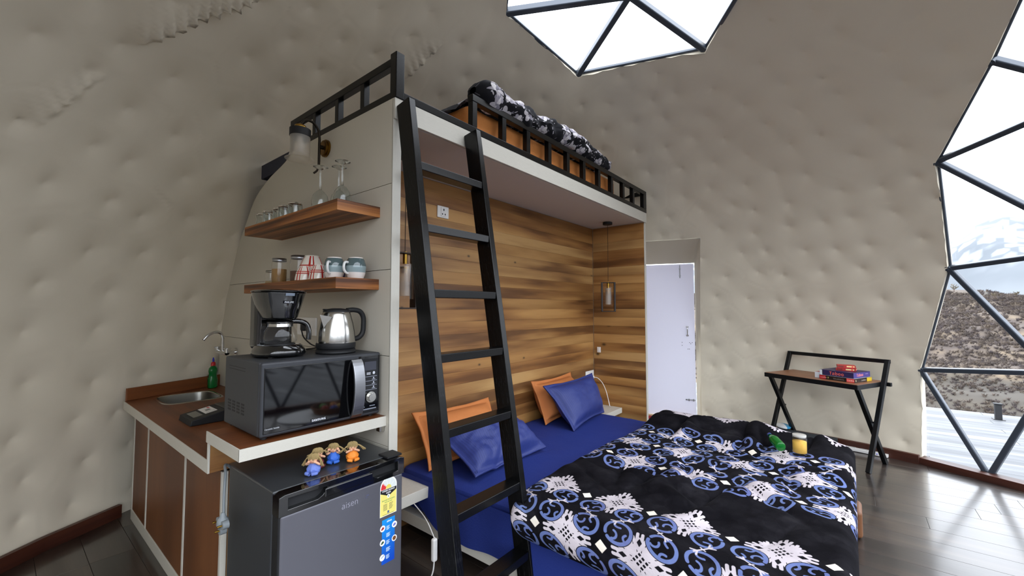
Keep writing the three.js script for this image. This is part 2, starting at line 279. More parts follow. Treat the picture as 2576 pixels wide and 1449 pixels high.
// ---------------------------------------------------------------- floor, skirting, door
const FR = 3.76;
{ const f = struct('floor');
  part(f, 'floor_slab', new THREE.CylinderGeometry(3.78, 3.78, 0.1, 96).translate(DC.x, -0.056, DC.z), M.matteBlack);
  const geos = {};
  for (let k = -29; k < 9; k++) {
    const x0 = 2.97 + 0.2 * k - 0.0, x1 = x0 + 0.2, cx = (x0 + x1) / 2 - DC.x; if (Math.abs(cx) > FR - 0.1) continue;
    const half = Math.sqrt(FR * FR - cx * cx); let z = -half - hsh(k, 2, 4) * 1.1;
    while (z < half) {
      const a = Math.max(z, -half), b = Math.min(z + 1.22, half); z += 1.22; if (b - a < 0.05) continue;
      const v = Math.floor(hsh(k, Math.round(a * 10), 8) * 6), full = b - a > 1.219, key = 'p' + v;
      let g; if (full && geos[key]) g = geos[key]; else { g = B(-0.0992, 0.0992, -0.01, 0, -(b - a) / 2 + 0.0006, (b - a) / 2 - 0.0006, 0.0012); g = uvm(g, 'z', 1 / 1.6, 1 / 0.8, v * 0.37, v * 0.171 + 0.13); if (full) geos[key] = g; }
      const m = part(f, 'plank', g.clone ? g : g, M.planks[Math.floor(hsh(k, Math.round(a * 10), 11) * 4)]); m.position.set((x0 + x1) / 2, 0, DC.z + (a + b) / 2);
    }
  }
}
function curvedBoard(name, a0, a1, r0, r1, y0, y1, n) {
  const p = []; for (let i = 0; i <= n; i++) { const a = R(mix(a0, a1, i / n)); p.push([Math.cos(a) * r0, Math.sin(a) * r0]); } for (let i = n; i >= 0; i--) { const a = R(mix(a0, a1, i / n)); p.push([Math.cos(a) * r1, Math.sin(a) * r1]); }
  const g = new THREE.ExtrudeGeometry(new THREE.Shape(p.map((q) => new THREE.Vector2(q[0], q[1]))), { depth: y1 - y0, bevelEnabled: false }).rotateX(Math.PI / 2).translate(DC.x, y1, DC.z);
  const gg = fin(g), P = gg.attributes.position, uv = new Float32Array(P.count * 2);
  for (let i = 0; i < P.count; i++) { uv[2 * i] = Math.atan2(P.getZ(i) - DC.z, P.getX(i) - DC.x) * r0 / 1.6; uv[2 * i + 1] = (P.getY(i) + Math.hypot(P.getX(i) - DC.x, P.getZ(i) - DC.z)) / 0.2; } gg.setAttribute('uv', new THREE.BufferAttribute(uv, 2));
  const s = struct(name); part(s, 'skirting_board', gg, M.redwood); return s;
}
curvedBoard('baseboard_left', -158, -116.5, 3.6, 3.63, 0, 0.085, 6);
curvedBoard('baseboard_right', -10.4, 21.5, 3.575, 3.61, 0, 0.085, 5);
curvedBoard('baseboard_window', 21.5, 158.5, 3.6, 3.72, 0, 0.06, 10);
{ const DD = 3.58, D = (l, y, d) => V(DC.x, 0, DC.z).addScaledVector(dn, d).addScaledVector(dl, l).setY(y);
  const d = struct('door_1', [0, 0, 0], 'white bathroom door behind the alcove with steel bolts');
  const slab = (l0, l1, y0, y1, d0, d1, r = 0.004) => B(-l1, -l0, y0, y1, d0, d1, r).applyMatrix4(new THREE.Matrix4().makeBasis(dl.clone().negate(), PY, dn).setPosition(V(DC.x, 0, DC.z)));
  const leaf = phys(0xf4f3fb, 1, { transmission: 0.27, thickness: 0 });
  part(d, 'door_leaf', slab(-0.46, 0.326, 0.066, 2.062, DD, DD + 0.006), leaf);
  part(d, 'door_handle', merge(tube([D(0.235, 1.23, DD - 0.002), D(0.235, 1.228, DD - 0.03), D(0.237, 1.18, DD - 0.036), D(0.238, 1.13, DD - 0.03), D(0.238, 1.125, DD - 0.002)], 0.007, 24), slab(0.222, 0.25, 1.222, 1.245, DD - 0.004, DD), slab(0.224, 0.252, 1.11, 1.133, DD - 0.004, DD)), M.chrome, 'chrome pull handle');
  part(d, 'top_bolt', merge(slab(0.152, 0.166, 1.875, 2.04, DD - 0.006, DD), slab(0.156, 0.163, 1.88, 2.055, DD - 0.016, DD - 0.006), slab(0.148, 0.17, 1.9, 1.915, DD - 0.018, DD), slab(0.148, 0.17, 1.99, 2.005, DD - 0.018, DD)), M.brushed, 'steel tower bolt at the top');
  part(d, 'bottom_bolt', merge(slab(0.2, 0.315, 0.282, 0.3, DD - 0.006, DD), slab(0.21, 0.32, 0.287, 0.295, DD - 0.018, DD - 0.006), slab(0.235, 0.25, 0.276, 0.306, DD - 0.02, DD), slab(0.29, 0.305, 0.276, 0.306, DD - 0.02, DD)), M.brushed, 'steel tower bolt near the bottom');
  part(d, 'screw_holes', merge([[0.17, 1.03], [0.17, 0.99], [0.262, 1.03], [0.275, 1.015], [0.292, 1.03], [0.24, 0.945], [0.258, 0.945]].map(([l, y]) => slab(l - 0.004, l + 0.004, y - 0.004, y + 0.004, DD - 0.0008, DD, 0))), M.socketHole);
  part(d, 'sill', slab(-0.47, 0.37, 0.05, 0.064, DD - 0.05, DD + 0.04), std(0xc9ad86, 0.6), 'beige timber sill');
  part(d, 'threshold', slab(-0.47, 0.37, 0, 0.05, DD - 0.09, DD + 0.04), std(0xa8262e, 0.6), 'red threshold');
  // liner folded back to the door frame
  const path = []; const nS = 26; for (let i = 0; i <= nS; i++) path.push([DOOR.l1, mix(0, DOOR.top, i / nS), 0.336, mix(0, 2.072, i / nS)]);
  for (let i = 1; i <= 16; i++) path.push([mix(DOOR.l1, DOOR.l0, i / 16), DOOR.top, mix(0.336, -0.47, i / 16), 2.072]);
  for (let i = 1; i <= nS; i++) path.push([DOOR.l0, mix(DOOR.top, 0, i / nS), -0.47, mix(2.072, 0, i / nS)]);
  const pos = [], uv = [], put = (p, u, v) => { pos.push(p.x, p.y, p.z); uv.push(u, v); };
  const at = (k, t) => { const [l, y, l2, y2] = path[k], Rl = DR - 0.012, dist = Math.sqrt(Math.max(0, Rl * Rl - (y - DC.y) ** 2 - l * l)); const p = D(l, y, dist).lerp(D(l2, y2, DD + 0.0), t), w = Math.sin(t * Math.PI) * 0.03 * (fbm(k * 0.45, t * 3, 3, 140) - 0.5); return p.add(V(w * 0.3, w, w)); };
  for (let k = 0; k + 1 < path.length; k++) for (let j = 0; j < 8; j++) { const a = at(k, j / 8), b = at(k + 1, j / 8), c = at(k + 1, (j + 1) / 8), e = at(k, (j + 1) / 8); for (const [p, u, v] of [[a, k, j], [b, k + 1, j], [c, k + 1, j + 1], [a, k, j], [c, k + 1, j + 1], [e, k, j + 1]]) put(p, u * 0.1, v * 0.1); }
  const g = new THREE.BufferGeometry(); g.setAttribute('position', new THREE.Float32BufferAttribute(pos, 3)); g.setAttribute('uv', new THREE.Float32BufferAttribute(uv, 2)); const gm = mergeVertices(g); gm.computeVertexNormals(); part(d, 'liner_reveal', fin(gm), M.liner);
}

// ---------------------------------------------------------------- alcove walls and loft
const W0 = 0, W1 = 3.35, LT = 2.545, LB = 2.437;
{ const w = struct('wall_left', [0, 0, 0], 'white panelled partition beside the kitchen with grooves and a curved back edge');
  const back = (y) => { const P = [[0, -2.46], [1.22, -2.44], [1.67, -2.33], [1.98, -2.09], [2.155, -1.93], [2.33, -1.745], [2.43, -1.5], [2.49, -1.25], [2.56, -1.1]]; for (let i = 0; i + 1 < P.length; i++) if (y <= P[i + 1][0]) { const t = (y - P[i][0]) / (P[i + 1][0] - P[i][0]), s = (k) => { const a = P[Math.max(0, k - 1)], b = P[Math.min(P.length - 1, k + 1)]; return (b[1] - a[1]) / (b[0] - a[0]) * (P[i + 1][0] - P[i][0]); }, t2 = t * t, t3 = t2 * t; return (2 * t3 - 3 * t2 + 1) * P[i][1] + (t3 - 2 * t2 + t) * s(i) + (3 * t2 - 2 * t3) * P[i + 1][1] + (t3 - t2) * s(i + 1); } return -1.1; };
  const slice = (y0, y1, x0, x1, zf) => { const p = [[-zf, y0], [-zf, y1]]; for (let i = 24; i >= 0; i--) { const y = mix(y0, y1, i / 24); p.push([-back(y), y]); } return prism(p, x1 - x0).rotateY(Math.PI / 2).translate(x0, 0, 0); };
  part(w, 'core', slice(0, LT, 0.007, 0.048, -0.002), M.matteBlack);
  for (const [a, b] of [[0, 0.802], [0.805, 1.241], [1.244, 1.672], [1.675, 2.107], [2.11, LT]]) part(w, 'panel', slice(a, b, 0, 0.008, 0), M.panelWhite);
  part(w, 'edge_strip', B(0, 0.05, 0, LT, -0.004, 0.004, 0.0015), M.white);
  part(w, 'inner_board', uvm(slice(0, LB, 0.048, 0.052, -0.01), 'z', 0.5, 1), M.oaks[1]);
}
function boards(w, along, len, y0, y1, place, s) {   // courses of laminate boards with fine joints
  const h = 0.098; let row = 0, pool = {};
  for (let y = y0; y < y1 - 0.01; y += h, row++) {
    const hh = Math.min(h, y1 - y) - 0.0006; let a = 0;
    while (a < len) {
      const p = a, q = len; a += len; if (q - p < 0.02) continue;
      const g = uvm(B(0, q - p - 0.0006, 0, hh, -0.008, 0, 0.0004), 'x', 1 / 2.8, 1, hsh(row, p * 7, s + 1), hsh(row, p * 9, s + 2));
      const m = part(w, 'board', place(g, p, y), M.oaks[Math.floor(hsh(row, p * 11, s + 3) * 5)]);
    }
  }
}
{ const w = struct('wall_back', [0, 0, 0], 'timber board wall at the back of the bed alcove');
  part(w, 'backing', B(0.05, 3.32, 0, LB, -0.7, -0.649, 0), M.matteBlack);
  boards(w, 'x', 3.256, 0, LB, (g, p, y) => g.translate(0.053 + p, y, -0.64), 200);
}
{ const w = struct('wall_right', [0, 0, 0], 'white partition lined with timber boards on the alcove side');
  part(w, 'core', B(3.318, W1, 0, LT, -1.75, 0, 0), M.panelWhite);
  part(w, 'edge_strip', B(3.312, W1 + 0.002, 0, LT, -0.004, 0.004, 0.0015), M.white);
  boards(w, 'z', 0.632, 0, LB, (g, p, y) => g.rotateY(-Math.PI / 2).translate(3.309, y, -0.636 + p), 230);
}
{ const l = struct('loft_platform', [0, 0, 0], 'white sleeping loft platform above the alcove');
  part(l, 'deck_board', B(0.052, 3.312, LB + 0.004, LT - 0.004, -1.62, -0.012, 0.002), M.ceil);
  part(l, 'fascia', B(0.0, W1, LB, LT, 0.002, 0.016, 0.002), M.white);
  part(l, 'side_beam', B(0.008, 0.05, 2.455, 2.56, -1.68, -1.1, 0.003), std(0x1c2138, 0.6), 'dark side beam');
}
const RT = 0.046;
{ const t = thing('loft_railing', 'black square steel railing round the edge of the sleeping loft', 'railing', [0, LT, 0]);
  const y0 = LT + 0.001, yl = 2.765, yf = 2.79;
  part(t, 'corner_post', B(0.0, RT + 0.006, y0, 2.785, -0.03, 0.022, 0.004), M.black);
  part(t, 'rail', B(0.004, 0.044, yl - 0.042, yl, -1.19, -0.03, 0.004), M.black);
  part(t, 'rail', B(0.004, 0.044, y0, y0 + 0.04, -1.19, -0.03, 0.004), M.black);
  for (const z of [-0.3, -0.575, -0.855, -1.17]) part(t, 'baluster', B(0.006, 0.042, y0 + 0.04, yl - 0.042, z - 0.019, z + 0.019, 0.003), M.black);
  part(t, 'rail', B(RT + 0.006, 3.35, y0, y0 + 0.042, -0.026, 0.018, 0.004), M.black);
  part(t, 'rail', B(0.555, 3.35, yf - 0.044, yf, -0.026, 0.018, 0.004), M.black);
  [0.578, 0.86, 1.13, 1.405, 1.675, 1.94, 2.22, 2.485, 2.75, 3.0].forEach((x) => part(t, 'baluster', B(x - 0.021, x + 0.021, y0 + 0.042, yf - 0.044, -0.024, 0.016, 0.003), M.black));
  part(t, 'corner_post', B(3.27, 3.35, y0 + 0.042, yf - 0.044, -0.026, 0.018, 0.004), M.black);
  part(t, 'rail', B(3.306, 3.346, yf - 0.044, yf, -0.95, -0.026, 0.004), M.black);
  part(t, 'rail', B(3.306, 3.346, y0, y0 + 0.04, -0.95, -0.026, 0.004), M.black);
  for (const z of [-0.3, -0.6, -0.93]) part(t, 'baluster', B(3.308, 3.344, y0 + 0.04, yf - 0.044, z - 0.019, z + 0.019, 0.003), M.black);
}
{ const t = thing('loft_ladder', 'black steel ladder leaning against the edge of the loft', 'ladder', [0.29, 0, 0.45]);
  const top = (x) => V(x, 2.51, 0.066), bot = (x) => V(x, 0.0, 0.489), up = V(0, 0.17, 1);
  for (const x of [0.028, 0.503]) { const g = bar(bot(x), top(x), 0.04, 0.1, up, 0.004); part(t, 'stile', g, M.black); }
  for (const y of [2.175, 1.862, 1.548, 1.25, 0.925, 0.575, 0.25]) { const f = (2.51 - y) / 2.51, z = mix(0.066, 0.489, f); const g = B(0.047, 0.484, y - 0.02, y + 0.02, z - 0.035, z + 0.045, 0.004); part(t, 'rung', g, M.black); }
  for (const x of [0.028, 0.503]) part(t, 'foot', B(x - 0.022, x + 0.022, 0, 0.02, 0.435, 0.545, 0.003), M.matteBlack);
}
// ---------------------------------------------------------------- kitchen along the partition
const CX = -0.57, CE = -0.4;
{ const t = thing('kitchen_cabinet', 'low kitchen cabinet with three brown wood doors and white edges under the sink', 'cabinet', [-0.28, 0, -1.2]);
  const zs = [-2.2, -1.79, -0.965, -0.412];
  part(t, 'carcass', B(CX + 0.02, -0.01, 0.07, 0.756, -2.16, CE - 0.012, 0), M.matteBlack);
  part(t, 'side_panel', uvm(B(CX + 0.022, -0.012, 0.0, 0.757, CE - 0.011, CE, 0.001), 'y', 0.8, 1.2), M.oaks[3], 'golden wood end panel');
  part(t, 'plinth', B(CX - 0.004, CX + 0.02, 0, 0.07, -2.21, CE, 0.002), M.white, 'white bottom edge');
  zs.forEach((z) => part(t, 'stile', B(CX - 0.004, CX + 0.02, 0.07, 0.757, z - 0.011, z + 0.011, 0.0015), M.white, 'white frame edge'));
  for (let i = 0; i < 3; i++) {
    const z0 = zs[i] + 0.0125, z1 = zs[i + 1] - 0.0125, d = part(t, 'door', uvm(B(CX, CX + 0.018, 0.072, 0.752, z0, z1, 0.0015), 'y', 1 / 0.8, 1 / 0.8, i * 0.31, i * 0.23), M.doorwood);
    const hs = i === 0 ? [[-1.99, -1.89]] : i === 1 ? [[-1.63, -1.48], [-1.41, -1.26]] : [[-0.94, -0.85]];
    for (const [a, b] of hs) part(d, 'handle', prism([[0, 0], [0.03, -0.004], [0.03, -0.012], [0.026, -0.012], [0.026, -0.006], [0, -0.003]], b - a).rotateY(Math.PI).translate(CX, 0.756, b), M.chrome, 'slim chrome edge pull');
  }
}
{ const t = thing('countertop', 'dark brown wood worktop with white edging and a sink cut in', 'worktop', [-0.3, 0.775, -1.2]);
  const zl = -2.19, zr = -2.43, zf = -0.385, x0 = -0.637, sk = [];
  for (let i = 0; i < 28; i++) { const a = i / 28 * Math.PI * 2, c = Math.cos(a), s = Math.sin(a), e = 0.42; sk.push([-0.315 + 0.165 * Math.sign(c) * Math.pow(Math.abs(c), e), -1.995 + 0.19 * Math.sign(s) * Math.pow(Math.abs(s), e)]); }
  const flat = (pts, holes, y0, y1) => prism(pts.map(([x, z]) => [x, -z]), y1 - y0, 0, (holes || []).map((h) => h.map(([x, z]) => [x, -z]).reverse())).rotateX(-Math.PI / 2).translate(0, y0, 0);
  part(t, 'top', uvm(flat([[x0 + 0.003, zl], [x0 + 0.003, zf], [-0.002, zf], [-0.002, zr]], [sk], 0.776, 0.83), 'z', 1 / 1.6, 1 / 0.8), M.walnut);
  part(t, 'edge_band', merge(B(x0 - 0.002, x0 + 0.003, 0.776, 0.8305, zl, zf, 0.001), B(x0 - 0.002, x0 + 0.006, 0.776, 0.903, zf, zf + 0.014, 0.001)), M.white, 'white edge band');
  const a = V(x0 + 0.01, 0.874, zl + 0.004), b = V(-0.003, 0.874, zr + 0.006);
  part(t, 'backsplash', uvm(bar(a, b, 0.018, 0.086, PY, 0.002), 'x', 1 / 1.6, 1.2), M.walnut, 'low brown upstand');
  part(t, 'riser', uvm(B(x0 + 0.0065, -0.002, 0.7765, 0.902, zf - 0.004, zf + 0.013, 0.001), 'x', 0.6, 1), M.oaks[3], 'golden wood riser');
}
{ const t = thing('sink', 'small stainless steel sink bowl set in the brown worktop', 'sink', [-0.315, 0.65, -1.995]);
  const ring = (k, y) => { const o = []; for (let i = 0; i <= 40; i++) { const a = i / 40 * Math.PI * 2, c = Math.cos(a), s = Math.sin(a), e = 0.42; o.push(V(-0.315 + 0.165 * k * Math.sign(c) * Math.pow(Math.abs(c), e), y, -1.995 + 0.19 * k * Math.sign(s) * Math.pow(Math.abs(s), e))); } return o; };
  const strip = (rs) => { const pos = []; for (let k = 0; k + 1 < rs.length; k++) for (let i = 0; i < 40; i++) { const a = rs[k][i], b = rs[k][i + 1], c = rs[k + 1][i + 1], d = rs[k + 1][i]; for (const p of [a, b, c, a, c, d]) pos.push(p.x, p.y, p.z); } const g = new THREE.BufferGeometry(); g.setAttribute('position', new THREE.Float32BufferAttribute(pos, 3)); const m = mergeVertices(g); m.computeVertexNormals(); return fin(m); };
  part(t, 'rim', strip([ring(1.1, 0.8305), ring(1.08, 0.834), ring(1.0, 0.834), ring(0.985, 0.829)]), M.steel);
  part(t, 'bowl', strip([ring(0.985, 0.829), ring(0.95, 0.79), ring(0.9, 0.69), ring(0.8, 0.665), ring(0.3, 0.66), ring(0.01, 0.658)]), std(0x8d8c86, 0.32, { metalness: 1 }));
  part(t, 'drain', cyl(-0.315, 0.6605, -1.995, 0.028, 0.003), M.chrome);
}
{ const t = thing('faucet', 'chrome wall tap with curved swan neck above the sink', 'faucet', [0, 1.13, -2.1]);
  part(t, 'body', merge(tube([[-0.008, 1.13, -2.05], [-0.06, 1.13, -2.05], [-0.085, 1.13, -2.06]], 0.013), tube([[-0.085, 1.13, -1.99], [-0.085, 1.13, -2.2]], 0.017), cyl(0, 0, 0, 0.032, 0.008).rotateZ(Math.PI / 2).translate(-0.002, 1.13, -2.05)), M.chrome);
  part(t, 'spout', tube([[-0.085, 1.14, -2.09], [-0.086, 1.2, -2.09], [-0.088, 1.25, -2.09], [-0.105, 1.285, -2.09], [-0.14, 1.292, -2.09], [-0.185, 1.27, -2.088], [-0.215, 1.235, -2.086]], 0.011, 40, 12), M.chrome);
  for (const z of [-1.985, -2.205]) part(t, 'tap_handle', merge(cyl(-0.085, 1.135, z, 0.02, 0.03, 12), B(-0.11, -0.06, 1.16, 1.172, z - 0.008, z + 0.008, 0.004), B(-0.093, -0.077, 1.16, 1.172, z - 0.024, z + 0.024, 0.004)), M.chrome);
}
{ const t = thing('dish_soap_bottle', 'green dish soap bottle with red cap beside the sink', 'bottle', [-0.085, 0.831, -2.3]);
  const sc = new THREE.Matrix4().makeScale(1.2, 1.22, 0.78), at = (g) => g.applyMatrix4(sc).rotateY(0.9).translate(-0.085, 0.831, -2.3);
  part(t, 'body', at(lathe([[0, 0], [0.036, 0], [0.04, 0.008], [0.04, 0.05], [0.033, 0.075], [0.032, 0.09], [0.038, 0.112], [0.034, 0.13], [0.02, 0.142], [0.016, 0.148]])), phys(0x0f8a3c, 0.15, { transmission: 0.45, thickness: 0 }));
  part(t, 'cap', at(lathe([[0.019, 0.146], [0.02, 0.15], [0.018, 0.166], [0.01, 0.172], [0, 0.173]])), std(0xc4222a, 0.4), 'red cap');
  part(t, 'nozzle', at(lathe([[0.009, 0.171], [0.009, 0.186], [0.005, 0.2], [0, 0.201]])), std(0x2b2fa6, 0.4), 'blue nozzle');
  const lt = canvasTex(128, 160, (c) => { c.fillStyle = '#cfe6b8'; c.fillRect(0, 0, 128, 160); c.fillStyle = '#c33'; c.beginPath(); c.arc(64, 36, 20, 0, 7); c.fill(); c.fillStyle = '#7fb36a'; c.fillRect(22, 74, 84, 10); c.fillRect(30, 96, 68, 8); c.fillStyle = '#5a8f52'; c.fillRect(36, 116, 56, 26); });
  const g = new THREE.CylinderGeometry(0.0408, 0.0408, 0.07, 20, 1, true, 2.5, 1.3).translate(0, 0.055, 0); part(t, 'label_print', at(g), std(0xffffff, 0.5, { map: lt }), 'pale green printed label');
}
{ const t = thing('kitchen_scale', 'black kitchen scale with white sticker on the brown worktop', 'scale', [-0.4, 0.831, -1.15]);
  const m = new THREE.Matrix4().makeRotationY(0.0).setPosition(-0.39, 0.831, -1.17), q = (g) => g.applyMatrix4(m);
  part(t, 'body', q(prism([[-0.14, 0], [0.18, 0], [0.18, 0.052], [0.02, 0.052], [-0.135, 0.022]], 0.22, 0.004).translate(0, 0.004, -0.11)), M.matteBlack);
  part(t, 'platform', q(B(0.03, 0.19, 0.056, 0.066, -0.115, 0.115, 0.006)), std(0x3c3a34, 0.5), 'weighing plate');
  const up = V(0.98, 0.19, 0), c = canvasTex(128, 64, (x) => { x.fillStyle = '#e9e6e2'; x.fillRect(0, 0, 128, 64); x.fillStyle = '#c66'; x.fillRect(6, 8, 30, 14); x.fillStyle = '#777'; x.fillRect(48, 18, 30, 26); x.fillStyle = '#bbb'; for (let i = 0; i < 5; i++) x.fillRect(86, 8 + i * 10, 34, 4); });
  part(t, 'sticker', q(sheet(V(-0.03, 0.0512, -0.02), V(0, 0, 1), V(0.98, 0.19, 0), 0.15, 0.06)), std(0xffffff, 0.5, { map: c }), 'white sticker'); void up;
  part(t, 'display', q(sheet(V(-0.095, 0.0386, -0.01), V(0, 0, 1), V(0.98, 0.19, 0), 0.14, 0.045)), phys(0x5d5f58, 0.2), 'grey display');
}
{ const t = thing('bar_counter', 'raised brown wood bar shelf with thick white edge under the microwave', 'counter', [-0.32, 0.9, -0.2]);
  part(t, 'top', uvm(B(-0.634, -0.002, 0.9045, 0.95, -0.4, -0.024, 0.001), 'x', 1 / 1.6, 1 / 0.8, 0.2, 0.1), M.walnut);
  part(t, 'edge_band', merge(B(-0.639, -0.634, 0.9035, 0.9505, -0.403, -0.019, 0.001), B(-0.639, -0.001, 0.9035, 0.9505, -0.024, -0.018, 0.001)), M.white, 'white edge band');
  part(t, 'bracket', B(-0.03, -0.004, 0.876, 0.903, -0.06, -0.03, 0.002), M.steel);
}
const mwPanel = canvasTex(256, 560, (c, w, h) => {
  c.fillStyle = '#0a0b10'; c.fillRect(0, 0, w, h); c.fillStyle = '#3b3d48'; c.fillRect(70, 30, 150, 90); c.fillStyle = '#d7dae2';
  for (const [x, y] of [[52, 152], [190, 152]]) { c.beginPath(); c.arc(x, y, 16, 0, 7); c.fill(); } c.fillRect(98, 144, 50, 8); c.fillRect(98, 158, 50, 8);
  c.fillStyle = '#8b8f9c'; for (let i = 0; i < 4; i++) c.fillRect(18, 184 + i * 46, 214, 6);
  for (let i = 0; i < 3; i++) for (const x of [52, 188]) { c.fillStyle = '#b9bdc9'; c.beginPath(); c.arc(x, 204 + i * 46, 9, 0, 7); c.fill(); c.fillRect(x - 22, 216 + i * 46, 44, 6); }
  c.strokeStyle = '#a4a8b4'; c.lineWidth = 5; c.beginPath(); c.arc(150, 420, 62, 3.5, 5.6); c.stroke(); c.fillStyle = '#8b8f9c'; c.fillRect(40, 494, 40, 9); c.fillRect(140, 490, 70, 9); c.fillRect(20, 518, 205, 12);
});
const logoTex = (txt, w, h, font, col = '#e8eaf0', bg = '#07080b') => canvasTex(w, h, (c) => { c.fillStyle = bg; c.fillRect(0, 0, w, h); c.fillStyle = col; c.font = font; c.textAlign = 'center'; c.textBaseline = 'middle'; c.fillText(txt, w / 2, h / 2); });
{ const x0 = -0.56, x1 = -0.018, y0 = 0.964, y1 = 1.262, zf = -0.05, zb = -0.455;
  const t = thing('microwave', 'black microwave oven with mirrored door and silver handle on the bar', 'microwave', [-0.29, 0.951, -0.25]);
  const gray = std(0x36383c, 0.5);
  part(t, 'casing', B(x0, x1, y0, y1, zb, zf - 0.022, 0.008, 2), gray);
  part(t, 'front_frame', B(x0, x1, y0, y1, zf - 0.022, zf, 0.01, 3), std(0x33353a, 0.42));
  for (const x of [x0 + 0.03, x1 - 0.03]) for (const z of [zb + 0.03, zf - 0.04]) part(t, 'foot', cyl(x, 0.951, z, 0.012, 0.014, 12), M.matteBlack);
  const d = part(t, 'door', B(x0 + 0.012, -0.142, y0 + 0.014, y1 - 0.022, zf - 0.004, zf + 0.003, 0.0025, 2), M.mirrorBlack, 'mirror black glass door');
  part(d, 'brand_lettering', sheet(V(-0.325, 0.995, zf + 0.0036), PX, PY, 0.072, 0.014), phys(0xffffff, 0.15, { map: logoTex('SAMSUNG', 256, 50, 'bold 46px sans-serif') }));
  part(d, 'small_lettering', sheet(V(-0.515, 0.997, zf + 0.0036), PX, PY, 0.062, 0.011), phys(0xffffff, 0.15, { map: logoTex('Ceramic Inside', 256, 46, '34px sans-serif') }));
  const pts = []; for (let i = 0; i <= 20; i++) { const f = i / 20, y = mix(0.972, 1.236, f); pts.push([y, 0.004 + 0.036 * Math.pow(Math.sin(Math.PI * f), 0.55)]); }
  const prof = [...pts, ...pts.slice().reverse().map(([y, z]) => [y, Math.max(-0.002, z - 0.009)])];
  part(d, 'handle', prism(prof.map(([y, z]) => [y, z]), 0.05, 0.0015).applyMatrix4(new THREE.Matrix4().makeBasis(PY, PZ, PX)).translate(-0.175, 0, zf), M.brushed, 'arched silver door handle');
  const p = part(t, 'control_panel', B(-0.138, x1 - 0.008, y0 + 0.014, y1 - 0.012, zf - 0.004, zf + 0.002, 0.002), M.gloss);
  part(p, 'panel_print', sheet(V(-0.082, 1.107, zf + 0.0026), PX, PY, 0.108, 0.256), phys(0xffffff, 0.12, { map: mwPanel }));
  part(p, 'dial', merge(new THREE.CylinderGeometry(0.026, 0.028, 0.01, 32).rotateX(Math.PI / 2).translate(-0.075, 1.052, zf + 0.007), new THREE.CylinderGeometry(0.0185, 0.0195, 0.022, 32).rotateX(Math.PI / 2).translate(-0.075, 1.052, zf + 0.014)), M.steel, 'silver round dial');
  for (let j = 0; j < 4; j++) for (let i = 0; i < 4; i++) part(t, 'vent_slot', B(x0 - 0.0006, x0 + 0.002, 1.03 + j * 0.013, 1.038 + j * 0.013, -0.405 + i * 0.052, -0.372 + i * 0.052, 0), M.matteBlack);
  for (let j = 0; j < 2; j++) part(t, 'vent_slot', B(x0 - 0.0006, x0 + 0.002, 1.212 + j * 0.012, 1.2145 + j * 0.012, -0.4, -0.215, 0), M.matteBlack);
}
{ const K = V(-0.176, 1.263, -0.19), t = thing('electric_kettle', 'brushed steel electric kettle with black handle on the microwave', 'kettle', K.toArray()), at = (g) => g.translate(K.x, K.y, K.z);
  part(t, 'power_base', at(lathe([[0, 0], [0.09, 0], [0.092, 0.006], [0.088, 0.02], [0, 0.021]], 40)), M.matteBlack);
  part(t, 'collar', at(lathe([[0.084, 0.021], [0.09, 0.026], [0.091, 0.045], [0.088, 0.05]], 40)), M.matteBlack);
  part(t, 'body', at(lathe([[0.087, 0.05], [0.0885, 0.06], [0.086, 0.1], [0.078, 0.145], [0.067, 0.185], [0.062, 0.196], [0.06, 0.198]], 48)), M.steel);
  part(t, 'lid', at(lathe([[0.061, 0.197], [0.062, 0.203], [0.055, 0.211], [0.02, 0.216], [0, 0.216]], 40)), M.matteBlack);
  part(t, 'lid_tab', at(B(-0.066, -0.05, 0.207, 0.213, -0.012, 0.012, 0.003)), M.matteBlack);
  const sp = new THREE.BufferGeometry(); { const a = [-0.066, 0.175, 0.034], b = [-0.066, 0.175, -0.034], c = [-0.108, 0.186, 0], d = [-0.08, 0.118, 0], e = [-0.05, 0.17, 0]; sp.setAttribute('position', new THREE.Float32BufferAttribute([a, c, d, b, d, c, a, e, c, b, c, e].flat(), 3)); sp.computeVertexNormals(); }
  part(t, 'spout', at(fin(sp).rotateY(0.35)), M.steel);
  const hp = [[0.05, 0.205, 0], [0.085, 0.208, 0], [0.118, 0.2, 0], [0.136, 0.175, 0], [0.139, 0.13, 0], [0.134, 0.09, 0], [0.115, 0.068, 0], [0.088, 0.062, 0]];
  part(t, 'handle', at(tube(hp, 0.0125, 40, 10).rotateY(-0.1)), M.matteBlack);
}
